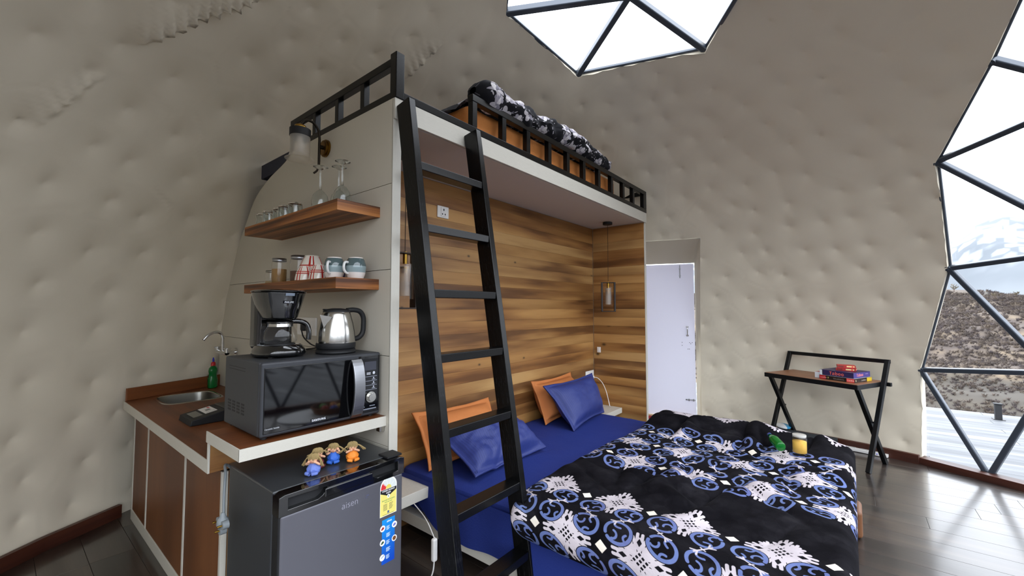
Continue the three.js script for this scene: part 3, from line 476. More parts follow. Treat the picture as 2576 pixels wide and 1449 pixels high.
{ const K = V(-0.415, 1.263, -0.25), t = thing('coffee_maker', 'black drip coffee maker with glass carafe on the microwave', 'coffee maker', K.toArray()), at = (g) => g.rotateY(0.06).translate(K.x, K.y, K.z);
  // local front is +z
  const oval = (w, d, z, y) => { const o = []; for (let i = 0; i < 32; i++) { const a = i / 32 * Math.PI * 2, c = Math.cos(a), s = Math.sin(a); o.push([w * Math.sign(c) * Math.pow(Math.abs(c), 0.75), -(z + d * Math.sign(s) * Math.pow(Math.abs(s), 0.75))]); } return o; };
  const loft = (secs) => { const pos = [], rs = secs.map(([w, d, z, y]) => oval(w, d, z, y).map(([x, mz]) => V(x, y, -mz))); for (let k = 0; k + 1 < rs.length; k++) for (let i = 0; i < 32; i++) { const a = rs[k][i], b = rs[k][(i + 1) % 32], c = rs[k + 1][(i + 1) % 32], d = rs[k + 1][i]; for (const p of [a, c, b, a, d, c]) pos.push(p.x, p.y, p.z); }
    for (const [r, f] of [[rs[0], 1], [rs[rs.length - 1], -1]]) { const m = r.reduce((s, p) => s.add(p), V(0, 0, 0)).divideScalar(32); for (let i = 0; i < 32; i++) { const a = r[i], b = r[(i + 1) % 32]; for (const p of f > 0 ? [m, a, b] : [m, b, a]) pos.push(p.x, p.y, p.z); } }
    const g = new THREE.BufferGeometry(); g.setAttribute('position', new THREE.Float32BufferAttribute(pos, 3)); const m = mergeVertices(g); m.computeVertexNormals(); return fin(m); };
  part(t, 'base', at(loft([[0.098, 0.105, 0.0, 0.006], [0.102, 0.11, 0.0, 0.016], [0.1, 0.108, 0, 0.03], [0.088, 0.095, 0, 0.05], [0.08, 0.088, 0, 0.054]])), M.gloss);
  part(t, 'hot_plate', at(cyl(0, 0.054, 0.01, 0.062, 0.004)), M.matteBlack);
  part(t, 'water_column', at(B(-0.084, 0.084, 0.03, 0.289, -0.112, -0.035, 0.024, 3)), M.gloss);
  part(t, 'filter_housing', at(loft([[0.058, 0.062, 0.0, 0.168], [0.07, 0.075, -0.005, 0.175], [0.09, 0.092, -0.012, 0.235], [0.102, 0.102, -0.01, 0.282], [0.104, 0.104, -0.01, 0.289]])), M.gloss);
  part(t, 'lid', at(loft([[0.106, 0.106, -0.01, 0.288], [0.106, 0.106, -0.01, 0.294], [0.095, 0.095, -0.01, 0.298]])), M.gloss);
  part(t, 'brand_lettering', at(sheet(V(0, 0.243, 0.0825), PX, V(0, 1, 0.28), 0.05, 0.012)), phys(0xffffff, 0.15, { map: logoTex('PHILIPS', 256, 60, 'bold 54px sans-serif') }));
  part(t, 'front_badge', at(sheet(V(0, 0.277, 0.0915), PX, V(0, 1, 0.22), 0.04, 0.012)), std(0x8b97a8, 0.25, { metalness: 0.7 }), 'silver front badge');
  const c = part(t, 'carafe', at(lathe([[0.052, 0.06], [0.066, 0.066], [0.07, 0.085], [0.066, 0.112], [0.054, 0.134], [0.05, 0.145], [0.053, 0.15]], 36).translate(0, 0, 0.012)), M.glass, 'glass carafe');
  part(c, 'metal_band', at(lathe([[0.0535, 0.134], [0.0512, 0.146]], 36).translate(0, 0, 0.012)), M.chrome);
  part(c, 'carafe_lid', at(lathe([[0.055, 0.15], [0.056, 0.156], [0.04, 0.164], [0, 0.166]], 30).translate(0, 0, 0.012)), M.gloss);
  part(c, 'carafe_handle', at(tube([[0.04, 0.158, 0.03], [0.075, 0.155, 0.042], [0.098, 0.142, 0.05], [0.108, 0.11, 0.055], [0.106, 0.07, 0.056]], 0.012, 30, 8)), M.gloss);
  for (const [x, z] of [[-0.06, 0.06], [0.06, 0.06], [-0.06, -0.06], [0.06, -0.06]]) part(t, 'foot', at(cyl(x, 0, z, 0.012, 0.008)), M.matteBlack);
  part(t, 'power_cord', tube([[-0.4, 1.275, -0.37], [-0.33, 1.268, -0.4], [-0.2, 1.267, -0.43], [-0.09, 1.262, -0.55], [-0.05, 1.27, -0.72], [-0.042, 1.31, -0.83], [-0.042, 1.345, -0.85]], 0.004, 40), M.matteBlack);
}
{ const t = thing('kitchen_socket', 'white switch and socket plate on the partition behind the coffee maker', 'socket', [0, 1.31, -0.85]);
  part(t, 'plate', B(-0.012, -0.0004, 1.312, 1.422, -0.98, -0.738, 0.004, 2), M.plasticWhite);
  for (const z of [-0.94, -0.9, -0.8]) part(t, 'rocker', B(-0.016, -0.011, 1.335, 1.4, z - 0.016, z + 0.016, 0.002), M.plasticWhite);
  part(t, 'plug', B(-0.045, -0.012, 1.34, 1.39, -0.87, -0.83, 0.01, 2), M.matteBlack, 'black plug');
}
const zebra = (g) => uvm(g, 'z', 1 / 1.6, 4, 0, 0);
{ const t = thing('wall_shelf', 'upper zebra grain wooden wall shelf holding upturned glasses', 'shelf', [-0.11, 1.945, -0.68]); part(t, 'board', zebra(B(-0.232, 0, 1.945, 2.0, -1.26, -0.1, 0.0015)), M.zebra); }
{ const t = thing('wall_shelf', 'lower zebra grain wooden wall shelf holding jars, bowls and mugs', 'shelf', [-0.11, 1.573, -0.68]); part(t, 'board', uvm(B(-0.232, 0, 1.573, 1.627, -1.24, -0.1, 0.0015), 'z', 1 / 1.6, 4, 0.4, 0.3), M.zebra); }
// ---------------------------------------------------------------- fridge and its figurines
{ const x0 = -0.562, x1 = -0.022, t = thing('mini_fridge', 'dark grey mini fridge with energy stickers under the bar counter', 'fridge', [-0.29, 0, -0.1]);
  const body = phys(0x33363a, 0.45, { clearcoat: 0.25, clearcoatRoughness: 0.4 }), doorM = phys(0x62626a, 0.42, { metalness: 0.35, clearcoat: 0.3, clearcoatRoughness: 0.35 });
  part(t, 'cabinet', B(x0, x1, 0.03, 0.798, -0.36, 0.088, 0.008, 2), body);
  part(t, 'top_panel', B(x0 - 0.002, x1 + 0.002, 0.79, 0.802, -0.365, 0.098, 0.005, 2), phys(0x3a3d40, 0.28, { clearcoat: 0.4, clearcoatRoughness: 0.2 }));
  for (const x of [x0 + 0.04, x1 - 0.04]) for (const z of [-0.32, 0.05]) part(t, 'foot', cyl(x, 0, z, 0.018, 0.032, 12), M.matteBlack);
  const d = part(t, 'door', B(x0 + 0.004, x1 - 0.002, 0.035, 0.728, 0.094, 0.15, 0.012, 3), doorM, 'grey steel door');
  part(d, 'door_edge', B(x0, x0 + 0.02, 0.033, 0.74, 0.09, 0.146, 0.008, 2), M.matteBlack);
  const capPts = [[x0, 0.7255], [x1, 0.7255], [x1, 0.792], [x1 - 0.02, 0.798], [x0 + 0.02, 0.798], [x0, 0.792]];
  const recess = [[x0 + 0.03, 0.742], [-0.42, 0.742], [-0.4, 0.752], [-0.385, 0.77], [-0.38, 0.782], [x0 + 0.03, 0.786]], recess2 = [[-0.16, 0.742], [x1 - 0.03, 0.742], [x1 - 0.03, 0.786], [-0.2, 0.782], [-0.195, 0.77], [-0.18, 0.752]];
  part(d, 'top_cap', prism(capPts, 0.052, 0.002, [recess, recess2]).translate(0, 0, 0.098), M.gloss, 'black cap with moulded hand grips');
  part(d, 'grip_recess', B(x0 + 0.02, x1 - 0.02, 0.735, 0.79, 0.098, 0.128, 0.003), M.matteBlack);
  part(d, 'grip_lip', B(-0.395, -0.185, 0.742, 0.775, 0.148, 0.158, 0.004, 2), M.gloss);
  part(t, 'hinge_cover', B(x1 - 0.075, x1 + 0.003, 0.8, 0.81, 0.06, 0.135, 0.004, 2), M.matteBlack, 'black hinge cover');
  part(d, 'brand_lettering', sheet(V(-0.255, 0.678, 0.1508), PX, PY, 0.14, 0.038), phys(0xffffff, 0.35, { transparent: true, map: canvasTex(256, 70, (c) => { c.clearRect(0, 0, 256, 70); c.fillStyle = 'rgba(172,172,186,0.75)'; c.font = '58px sans-serif'; c.textBaseline = 'middle'; c.fillText('aisen', 4, 36); c.fillStyle = '#5b5e78'; c.fillRect(206, 18, 26, 9); c.fillRect(200, 34, 20, 7); }) }));
  const energy = canvasTex(256, 420, (c, w, h) => {
    c.fillStyle = '#f4f2ea'; c.fillRect(0, 0, w, h); c.fillStyle = '#f1e37c'; c.fillRect(6, 150, w - 12, h - 156); c.fillStyle = '#dfe4e2'; c.beginPath(); c.arc(128, 128, 116, Math.PI, 0); c.fill();
    c.fillStyle = '#d9353a'; c.beginPath(); c.moveTo(128, 128); c.arc(128, 128, 116, Math.PI, Math.PI * 1.22); c.fill(); c.fillStyle = '#ead868'; c.beginPath(); c.arc(128, 128, 44, Math.PI, 0); c.fill(); c.strokeStyle = '#fff'; c.lineWidth = 3; for (let k = 1; k < 5; k++) { const a = Math.PI * (1 + k / 5); c.beginPath(); c.moveTo(128 + 46 * Math.cos(a), 128 + 46 * Math.sin(a)); c.lineTo(128 + 114 * Math.cos(a), 128 + 114 * Math.sin(a)); c.stroke(); }
    c.fillStyle = '#fff'; c.font = 'bold 40px sans-serif'; c.fillText('\u2605', 22, 118);
    c.fillStyle = '#1d1d20'; c.beginPath(); c.moveTo(6, 132); c.lineTo(250, 132); c.lineTo(250, 164); c.lineTo(128, 212); c.lineTo(6, 164); c.fill(); c.fillStyle = '#fff'; c.font = 'bold 24px sans-serif'; c.textAlign = 'center'; c.fillText('POWER SAVINGS', 128, 156); c.fillText('GUIDE', 128, 182); c.beginPath(); c.arc(128, 212, 22, 0, 7); c.fill(); c.fillStyle = '#4c7a4c'; c.fillRect(122, 198, 10, 26);
    c.fillStyle = '#4e8a52'; c.font = 'bold 17px sans-serif'; c.fillText('Electricity Consumption', 128, 256); c.fillText('Units per year', 128, 278); c.fillStyle = '#6a6a4a'; for (let k = 0; k < 6; k++) { c.fillRect(50, 294 + k * 12, 60, 5); c.fillRect(140, 294 + k * 12, 60 - (k % 3) * 8, 5); } c.fillStyle = '#56688e'; c.fillRect(114, 372, 28, 26); c.fillStyle = '#8a8450'; c.fillRect(40, 404, 176, 5);
  });
  const es = new THREE.Shape(); es.moveTo(-0.043, -0.083); es.lineTo(0.043, -0.083); es.lineTo(0.043, 0.04); es.absarc(0, 0.04, 0.043, 0, Math.PI, false); es.lineTo(-0.043, -0.083);
  const eg = new THREE.ShapeGeometry(es, 24), ep = eg.attributes.position, eu = eg.attributes.uv; for (let i = 0; i < ep.count; i++) eu.setXY(i, (ep.getX(i) + 0.043) / 0.086, (ep.getY(i) + 0.083) / 0.166);
  part(d, 'energy_label', eg.translate(-0.101, 0.648, 0.1506), std(0xffffff, 0.4, { map: energy }), 'yellow arched energy rating sticker');
  const feat = canvasTex(220, 540, (c, w, h) => {
    const g = c.createLinearGradient(0, 0, w, h); g.addColorStop(0, '#1f9bea'); g.addColorStop(1, '#1645b8'); c.fillStyle = g; c.fillRect(0, 0, w, h); c.fillStyle = '#fff'; c.font = 'bold 34px sans-serif'; c.fillText('aisen', 80, 46);
    c.fillStyle = '#d6ecff'; for (let k = 0; k < 5; k++) { for (let j = 0; j < 4; j++) c.fillRect(74, 90 + k * 88 + j * 13, 60 - (j % 2) * 14 + (k % 2) * 10, 7); }
  });
  const fg = sheet(V(-0.099, 0.455, 0.1506), PX, PY, 0.066, 0.19); part(d, 'feature_sticker', fg, std(0xffffff, 0.35, { map: feat }), 'blue feature sticker with round pictures');
  [['#a8382a', -0.129, 0.515], ['#7a7ac0', -0.068, 0.512], ['#3f5a3c', -0.129, 0.455], ['#8a5a34', -0.068, 0.452], ['#9fb4c8', -0.129, 0.392]].forEach(([col, x, y], k) => part(d, 'sticker_badge', new THREE.CircleGeometry(0.0135, 24).translate(x, y, 0.1512), std(0xffffff, 0.4, { map: canvasTex(64, 64, (c) => { c.fillStyle = '#fff'; c.fillRect(0, 0, 64, 64); c.fillStyle = col; if (k === 3) { c.beginPath(); c.arc(32, 32, 22, 0, 7); c.fill(); c.strokeStyle = '#5a3418'; c.lineWidth = 4; c.beginPath(); c.arc(32, 32, 12, 0, 7); c.stroke(); } else if (k === 4) { c.rotate(-0.5); c.fillRect(0, 34, 44, 12); } else { c.beginPath(); c.ellipse(32, 34, 20, 11, -0.4, 0, 7); c.fill(); c.fillRect(24, 18, 14, 16); } }) })));
  part(t, 'power_cord', tube([[-0.52, 0.74, -0.372], [-0.585, 0.81, -0.33], [-0.6, 0.79, -0.28], [-0.615, 0.72, -0.24], [-0.622, 0.65, -0.215]], 0.0055, 30), std(0x7d8488, 0.5));
  const pl = part(t, 'plug', merge(lathe([[0, 0.035], [0.007, 0.034], [0.011, 0.02], [0.02, 0.008], [0.022, -0.01], [0.016, -0.022], [0, -0.024]], 16).translate(-0.625, 0.625, -0.213), cyl(0, 0, 0, 0.016, 0.022, 16).rotateZ(Math.PI / 2).translate(-0.614, 0.62, -0.186), cyl(0, 0, 0, 0.016, 0.022, 16).rotateZ(Math.PI / 2).translate(-0.614, 0.62, -0.24), cyl(0, 0, 0, 0.017, 0.022, 16).rotateZ(Math.PI / 2).translate(-0.614, 0.592, -0.213)), std(0x8b9296, 0.5), 'grey three pin plug');
  for (const [y, z] of [[0.62, -0.186], [0.62, -0.24], [0.592, -0.213]]) part(pl, 'pin', cyl(0, 0, 0, 0.004, 0.02, 8).rotateZ(Math.PI / 2).translate(-0.632, y, z), M.brass);
}
// thin walled glass as a closed solid of revolution
const dbl = (pts, w) => lathe([...pts, ...pts.slice().reverse().map(([r, y]) => [Math.max(0, r - w), y])].concat([pts[0]]), 36);
function figurine(at, turn, col, label, pose) {
  const t = thing('straw_hair_doll', label, 'figurine', at, 'little seated dolls on top of the mini fridge'); t.rotation.y = turn;
  const cloth = std(col, 0.6), skinM = std(0xe6b18f, 0.6), straw = std(0xa08a5c, 0.85), mk = (n, g, m) => { const q = new THREE.Mesh(g, m); q.name = n; t.add(q); bases.set(q, V(0, 0, 0)); return q; };
  const bg = new THREE.IcosahedronGeometry(1, 2), p = bg.attributes.position; for (let i = 0; i < p.count; i++) { const y = p.getY(i), k = 1 + 0.1 * (noise(p.getX(i) * 3 + at[0] * 90, p.getZ(i) * 3 + y * 2) - 0.5) * 2; const w = y > 0 ? mix(0.026, 0.013, y) : 0.027; p.setXYZ(i, p.getX(i) * w * k / Math.max(0.5, Math.sqrt(1 - y * y) * 0.3 + 0.7), Math.max(0, (y * 0.55 + 0.5) * 0.05), p.getZ(i) * w * k * 0.9); } bg.computeVertexNormals();
  mk('body', fin(bg), cloth);
  mk('leg', tube([[-0.016, 0.008, 0.01], [-0.02, 0.011, 0.024], [-0.004, 0.009, 0.03]], 0.007, 12, 8), cloth); mk('leg', tube([[0.016, 0.008, 0.01], [0.02, 0.011, 0.024], [0.004, 0.009, 0.028]], 0.007, 12, 8), cloth);
  const h = mk('head', new THREE.SphereGeometry(0.0175, 20, 16).scale(1, 1.02, 0.95).translate(0, 0.062, pose.lean), skinM);
  const eye = (x) => ball(x, 0.064, pose.lean + 0.0152, 0.0018, 8, 6), dark = std(0x2a1c18, 0.5); const ft = (n, g, m) => { const q = new THREE.Mesh(g, m); q.name = n; h.add(q); };
  ft('eye', eye(-0.006), dark); ft('eye', eye(0.006), dark); ft('nose', ball(0, 0.06, pose.lean + 0.0172, 0.0022, 8, 6), skinM); ft('mouth', B(-0.004, 0.004, 0.0535, 0.0545, pose.lean + 0.0135, pose.lean + 0.0165, 0), std(0xa84a44, 0.5));
  for (const s of [-1, 1]) mk('arm', tube([[s * 0.013, 0.044, 0.0], [s * 0.026, 0.042, 0.008], [s * pose.hx, pose.hy, pose.lean + 0.012]], 0.0048, 14, 8), pose.sleeve ? cloth : skinM);
  for (const s of [-1, 1]) mk('hand', merge(ball(s * pose.hx, pose.hy, pose.lean + 0.013, 0.0055, 10, 8), ...[0, 1, 2, 3].map((k) => tube([[s * pose.hx, pose.hy, pose.lean + 0.013], [s * pose.hx * 0.85 + (k - 1.5) * 0.002, pose.hy + 0.006 + (k % 2) * 0.001, pose.lean + 0.016]], 0.0013, 3, 5))), skinM);
  const hs = [new THREE.SphereGeometry(0.0192, 20, 12, 0, 7, 0, 1.5).translate(0, 0.064, pose.lean - 0.003)]; for (let k = 0; k < 26; k++) { const a = k / 26 * 6.28, r0 = 0.006 + 0.004 * hsh(k, 1, 3); hs.push(tube([[Math.cos(a) * r0 * 0.4, 0.083, pose.lean - 0.002 + Math.sin(a) * r0 * 0.4], [Math.cos(a) * 0.0185, 0.076, pose.lean - 0.003 + Math.sin(a) * 0.018], [Math.cos(a) * 0.0205, 0.066 - 0.006 * hsh(k, 2, 3) - (Math.sin(a) < 0 ? 0.012 : 0), pose.lean - 0.004 + Math.sin(a) * 0.019]], 0.0022, 6, 5)); }
  for (const s of [-1, 1]) for (let k = 0; k < 8; k++) { const q = (hsh(k, s + 4, 7) - 0.5) * 0.016, w = (hsh(k, s + 9, 7) - 0.5) * 0.012; hs.push(tube([[s * 0.016, 0.07, pose.lean - 0.002], [s * 0.026, 0.066 + q * 0.3, pose.lean + w * 0.5], [s * pose.px + q, pose.py + w, pose.lean + w]], 0.0017, 8, 5)); }
  mk('hair', merge(hs), straw); return t;
}
figurine([-0.388, 0.803, 0.045], -0.85, 0x6a80cc, 'straw haired doll in pale blue sitting nearest the fridge front edge', { lean: 0.006, hx: 0.012, hy: 0.055, px: 0.036, py: 0.036 });
figurine([-0.345, 0.803, -0.012], -0.2, 0x5a1216, 'straw haired doll in dark red half hidden behind the pale blue one', { lean: 0.007, hx: 0.01, hy: 0.052, px: 0.036, py: 0.058 });
figurine([-0.272, 0.803, -0.015], -0.55, 0x2f66c8, 'straw haired doll in bright blue with both hands at its ears', { lean: 0.004, hx: 0.0185, hy: 0.062, px: 0.05, py: 0.045 });
figurine([-0.207, 0.803, 0.028], -0.35, 0xe98a2a, 'straw haired doll in orange nearest the fridge hinge', { lean: 0.004, hx: 0.008, hy: 0.052, px: 0.05, py: 0.044 });

// ---------------------------------------------------------------- glassware and crockery on the shelves
{ const t = thing('tumbler', 'upturned clear tumbler nearest the wine glasses on the upper shelf', 'glass', [-0.15, 2.001, -0.73], 'upturned tumblers on the upper shelf');
  part(t, 'wall', dbl([[0.041, 0], [0.0395, 0.045], [0.038, 0.078]], 0.0022).translate(-0.15, 2.001, -0.73), M.solidGlass); part(t, 'base', lathe([[0, 0.091], [0.034, 0.091], [0.037, 0.086], [0.038, 0.0785], [0, 0.0785]], 32).translate(-0.15, 2.001, -0.73), M.solidGlass);
  [[-0.155, -0.85, 'second upturned clear tumbler from the wine glasses on the upper shelf'], [-0.145, -0.95, 'middle upturned clear tumbler of the five on the upper shelf'], [-0.155, -1.08, 'fourth upturned clear tumbler from the wine glasses'], [-0.15, -1.2, 'upturned clear tumbler nearest the dome end of the upper shelf']].forEach(([x, z, l]) => copy(t, [x, 2.001, z], l)); }
{ const p = [0, 2.001, 0], t = thing('wine_glass', 'upturned wine glass closest to the lamp on the upper shelf', 'wine glass', [-0.115, 2.001, -0.505], 'upturned wine glasses on the upper shelf'), at = (g) => g.scale(1.14, 1.36, 1.14).translate(-0.115, 2.001, -0.505);
  part(t, 'bowl', at(dbl([[0.03, 0], [0.036, 0.025], [0.039, 0.05], [0.034, 0.075], [0.018, 0.093], [0.006, 0.1]], 0.0018)), M.solidGlass); part(t, 'stem', at(lathe([[0, 0.1005], [0.006, 0.101], [0.0042, 0.12], [0.004, 0.165], [0.006, 0.182], [0, 0.1825]], 16)), M.solidGlass); part(t, 'foot', at(lathe([[0, 0.183], [0.007, 0.183], [0.02, 0.19], [0.034, 0.193], [0.034, 0.195], [0, 0.196]], 36)), M.solidGlass); void p;
  copy(t, [-0.085, 2.001, -0.325], 'upturned wine glass closest to the right end of the upper shelf'); copy(t, [-0.05, 2.001, -0.425], 'upturned wine glass standing behind and between the other two'); }
function jar(label, x, z, r, h, fill, fillH, lidM, y = 1.628) { const t = thing('glass_jar', label, 'jar', [x, y, z]), at = (g) => g.translate(x, y, z);
  part(t, 'glass_body', at(lathe([[0, 0.002], [r * 0.94, 0.002], [r, 0.01], [r, h * 0.8], [r * 0.86, h * 0.88], [r * 0.84, h * 0.9]], 32)), M.glass); part(t, 'lid', at(lathe([[r * 0.9, h * 0.88], [r * 0.92, h * 0.9], [r * 0.92, h], [0, h]], 32)), lidM); if (fill) part(t, 'contents', at(lathe([[0, 0.004], [r * 0.93, 0.004], [r * 0.95, fillH * 0.95], [0, fillH]], 24)), std(fill, 0.9)); return t; }
jar('small clear jar at the dome end of the lower shelf', -0.15, -1.04, 0.034, 0.085, 0xb9a37a, 0.02, std(0xa8a49a, 0.3, { metalness: 0.8 }));
jar('clear jar half full of golden snacks on the lower shelf', -0.16, -0.9, 0.042, 0.15, 0x94703e, 0.09, M.brushed);
jar('wide clear jar of brown spice behind the plaid bowls', -0.09, -0.79, 0.052, 0.165, 0x5a3422, 0.075, M.brushed);
jar('low jar with a flat brown lid between the plaid bowls', -0.095, -0.465, 0.038, 0.085, 0x6a4a3a, 0.03, std(0x5f3a2c, 0.5));
const plaid = canvasTex(512, 256, (c) => { c.fillStyle = '#ece4d8'; c.fillRect(0, 0, 512, 256); c.fillStyle = '#b3271f'; for (const y of [112, 140]) c.fillRect(0, y, 512, 9); for (let k = 0; k < 5; k++) { c.fillRect(k * 102 + 20, 0, 14, 256); c.fillRect(k * 102 + 50, 0, 9, 256); } c.fillStyle = 'rgba(225,120,110,0.35)'; c.fillRect(0, 121, 512, 19); });
{ const pm = phys(0xffffff, 0.12, { map: plaid, clearcoat: 0.6 });
  const bowl = (label, x, y, z, r, h, a) => { const t = thing('plaid_bowl', label, 'bowl', [x, y, z]); part(t, 'bowl', lathe([[r, 0], [r * 0.97, h * 0.2], [r * 0.86, h * 0.55], [r * 0.62, h * 0.85], [r * 0.5, h * 0.97]], 40).rotateY(a).translate(x, y, z), pm); part(t, 'foot_ring', lathe([[r * 0.5, h * 0.97], [r * 0.48, h], [r * 0.42, h], [r * 0.4, h * 0.95], [0, h * 0.95]], 32).translate(x, y, z), std(0xe8e0d2, 0.3)); return t; };
  bowl('large upturned white bowl with red plaid behind the smaller ones', -0.1, 1.628, -0.615, 0.078, 0.15, 0.3);
  bowl('small upturned red plaid bowl on the left at the shelf edge', -0.185, 1.628, -0.515, 0.049, 0.078, 0.9);
  bowl('small upturned red plaid bowl on the right at the shelf edge', -0.172, 1.628, -0.385, 0.05, 0.078, 2.1); }
{ const mugTex = (top) => canvasTex(64, 256, (c) => { c.fillStyle = '#e9e1dc'; c.fillRect(0, 0, 64, 256); c.fillStyle = '#8fa2a6'; c.fillRect(0, 78, 64, 178); c.fillStyle = top; c.fillRect(0, 0, 64, 98); c.fillStyle = '#e9e1dc'; c.fillRect(0, 180, 64, 76); });
  const mug = (label, x, z, a, tex) => { const t = thing('mug', label, 'mug', [x, 1.628, z]), at = (g) => g.rotateY(a).translate(x, 1.628, z), m = phys(0xffffff, 0.1, { map: tex, clearcoat: 0.7 });
    const prof = [[0.038, 0], [0.045, 0.02], [0.05, 0.048], [0.049, 0.07], [0.042, 0.092], [0.034, 0.104]], g = lathe(prof, 40), uv = g.attributes.uv, p = g.attributes.position; for (let i = 0; i < p.count; i++) uv.setXY(i, 0.5, p.getY(i) / 0.1);
    part(t, 'body', at(g), m); part(t, 'base', at(lathe([[0.034, 0.104], [0.032, 0.106], [0, 0.105]], 32)), std(0xe8e0da, 0.3)); part(t, 'handle', at(tube([[0.046, 0.078, 0], [0.062, 0.077, 0], [0.069, 0.058, 0], [0.065, 0.036, 0], [0.052, 0.024, 0], [0.042, 0.024, 0]], 0.0065, 24, 10)), phys(0xdfe0de, 0.1, { clearcoat: 0.7 })); return t; };
  const grey = mugTex('#4f6164');
  mug('upturned round grey and white mug with its handle facing out, left of two', -0.168, -0.235, 3.75, grey); mug('upturned round grey and white mug nearest the end of the lower shelf', -0.097, -0.157, 3.25, grey);
  mug('dark blue upturned mug mostly hidden behind the grey mugs', -0.105, -0.335, 1.2, canvasTex(8, 256, (c) => { c.fillStyle = '#2f2a86'; c.fillRect(0, 0, 8, 256); c.fillStyle = '#e5e0da'; c.fillRect(0, 0, 8, 24); })); }

// ---------------------------------------------------------------- lamps, sockets, side tables
{ const t = thing('wall_lamp', 'brass wall lamp with gooseneck arm and flared clear glass shade', 'wall lamp', [0, 2.44, -0.67]), sx = -0.165, sz = -0.655;
  part(t, 'wall_plate', merge(cyl(0, 0, 0, 0.052, 0.012, 32).rotateZ(Math.PI / 2).translate(-0.0005, 2.445, -0.672), cyl(0, 0, 0, 0.044, 0.012, 32).rotateZ(Math.PI / 2).translate(-0.012, 2.445, -0.672)), M.darkbrass, 'round aged brass plate');
  part(t, 'arm', merge(tube([[-0.045, 2.325, -0.672], [-0.045, 2.45, -0.672], [-0.045, 2.5, -0.672], [-0.055, 2.545, -0.67], [-0.09, 2.575, -0.665], [-0.135, 2.57, -0.66], [sx, 2.53, sz]], 0.0075, 50, 10), tube([[-0.02, 2.445, -0.672], [-0.045, 2.445, -0.672]], 0.012, 4)), std(0x2b2318, 0.4, { metalness: 0.6 }));
  part(t, 'pull_knob', tube([[-0.045, 2.325, -0.672], [-0.05, 2.3, -0.685], [-0.062, 2.285, -0.7]], 0.006, 8), std(0x2b1c12, 0.5));
  part(t, 'socket_cap', merge(cyl(sx, 2.502, sz, 0.034, 0.016), lathe([[0.034, 0], [0.03, 0.01], [0.012, 0.02], [0, 0.022]], 24).translate(sx, 2.516, sz)), M.brass, 'brass cap');
  part(t, 'collar', cyl(sx, 2.462, sz, 0.056, 0.042, 32), M.matteBlack, 'black collar');
  part(t, 'glass_shade', lathe([[0.053, 0.135], [0.053, 0.03], [0.058, 0.012], [0.078, 0]], 40).translate(sx, 2.33, sz), M.frost, 'clear flared glass shade');
  part(t, 'bulb', merge(ball(sx, 2.405, sz, 0.03, 20, 16), cyl(sx, 2.425, sz, 0.015, 0.04)), M.bulb, 'unlit white bulb'); }
function pendant(label, x, z, yb, yt, turn = 0) { const t = thing('pendant_lamp', label, 'pendant lamp', [x, yb, z], 'pair of framed pendant lamps in the bed alcove'), w = 0.078, f = 0.018; t.rotation.y = turn;
  part(t, 'canopy', cyl(x, LB - 0.026, z, 0.052, 0.024, 32), M.matteBlack); part(t, 'cord', tube([[x, yt, z], [x, (yt + LB) / 2, z], [x, LB - 0.02, z]], 0.0025, 4, 6), std(0x3a2a1c, 0.7));
  part(t, 'frame', merge(B(x - w, x - w + f, yb, yt, z - 0.03, z + 0.03, 0.003), B(x + w - f, x + w, yb, yt, z - 0.03, z + 0.03, 0.003), B(x - w, x + w, yb, yb + 0.008, z - 0.03, z + 0.03, 0.003), B(x - w, x + w, yt - 0.008, yt, z - 0.03, z + 0.03, 0.003)), std(0x2c221e, 0.5), 'dark rectangular frame');
  part(t, 'lamp_holder', merge(cyl(x, yt - 0.07, z, 0.014, 0.075, 20), cyl(x, yt - 0.1, z, 0.03, 0.012, 20), cyl(x, yt - 0.125, z, 0.022, 0.02, 20)), M.brass, 'brass holder');
  part(t, 'glass_shade', lathe([[0.02, 0.22], [0.05, 0.218], [0.053, 0.21], [0.053, 0]], 36).translate(x, yb + 0.06, z), M.glass, 'clear glass cylinder'); part(t, 'inner_tube', lathe([[0.03, 0.2], [0.03, 0.02]], 24).translate(x, yb + 0.06, z), M.frost, 'frosted inner tube'); }
pendant('framed pendant lamp by the far right corner of the alcove', 3.05, -0.315, 1.44, 1.765, -1.05);
pendant('framed pendant lamp behind the ladder at the left of the alcove', 0.345, -0.35, 1.475, 1.82);
{ const t = thing('wall_socket', 'white three pin wall socket high on the timber wall behind the ladder', 'socket', [0.9, 2.213, -0.64]);
  part(t, 'plate', B(0.845, 0.958, 2.168, 2.258, -0.6395, -0.629, 0.004, 2), M.plasticWhite); part(t, 'socket_face', B(0.876, 0.93, 2.178, 2.248, -0.63, -0.624, 0.003), M.plasticWhite);
  part(t, 'pin_hole', merge(B(0.898, 0.908, 2.222, 2.238, -0.6245, -0.6235, 0), B(0.884, 0.894, 2.19, 2.202, -0.6245, -0.6235, 0), B(0.912, 0.922, 2.19, 2.202, -0.6245, -0.6235, 0)), M.socketHole); }
{ const t = thing('light_switch', 'small white switch on the right timber wall of the alcove', 'switch', [3.3, 0.985, -0.56]); part(t, 'plate', B(3.29, 3.3005, 0.955, 1.02, -0.585, -0.54, 0.003, 2), M.plasticWhite); part(t, 'rocker', B(3.286, 3.291, 0.97, 1.005, -0.573, -0.552, 0.002), M.plasticWhite); }
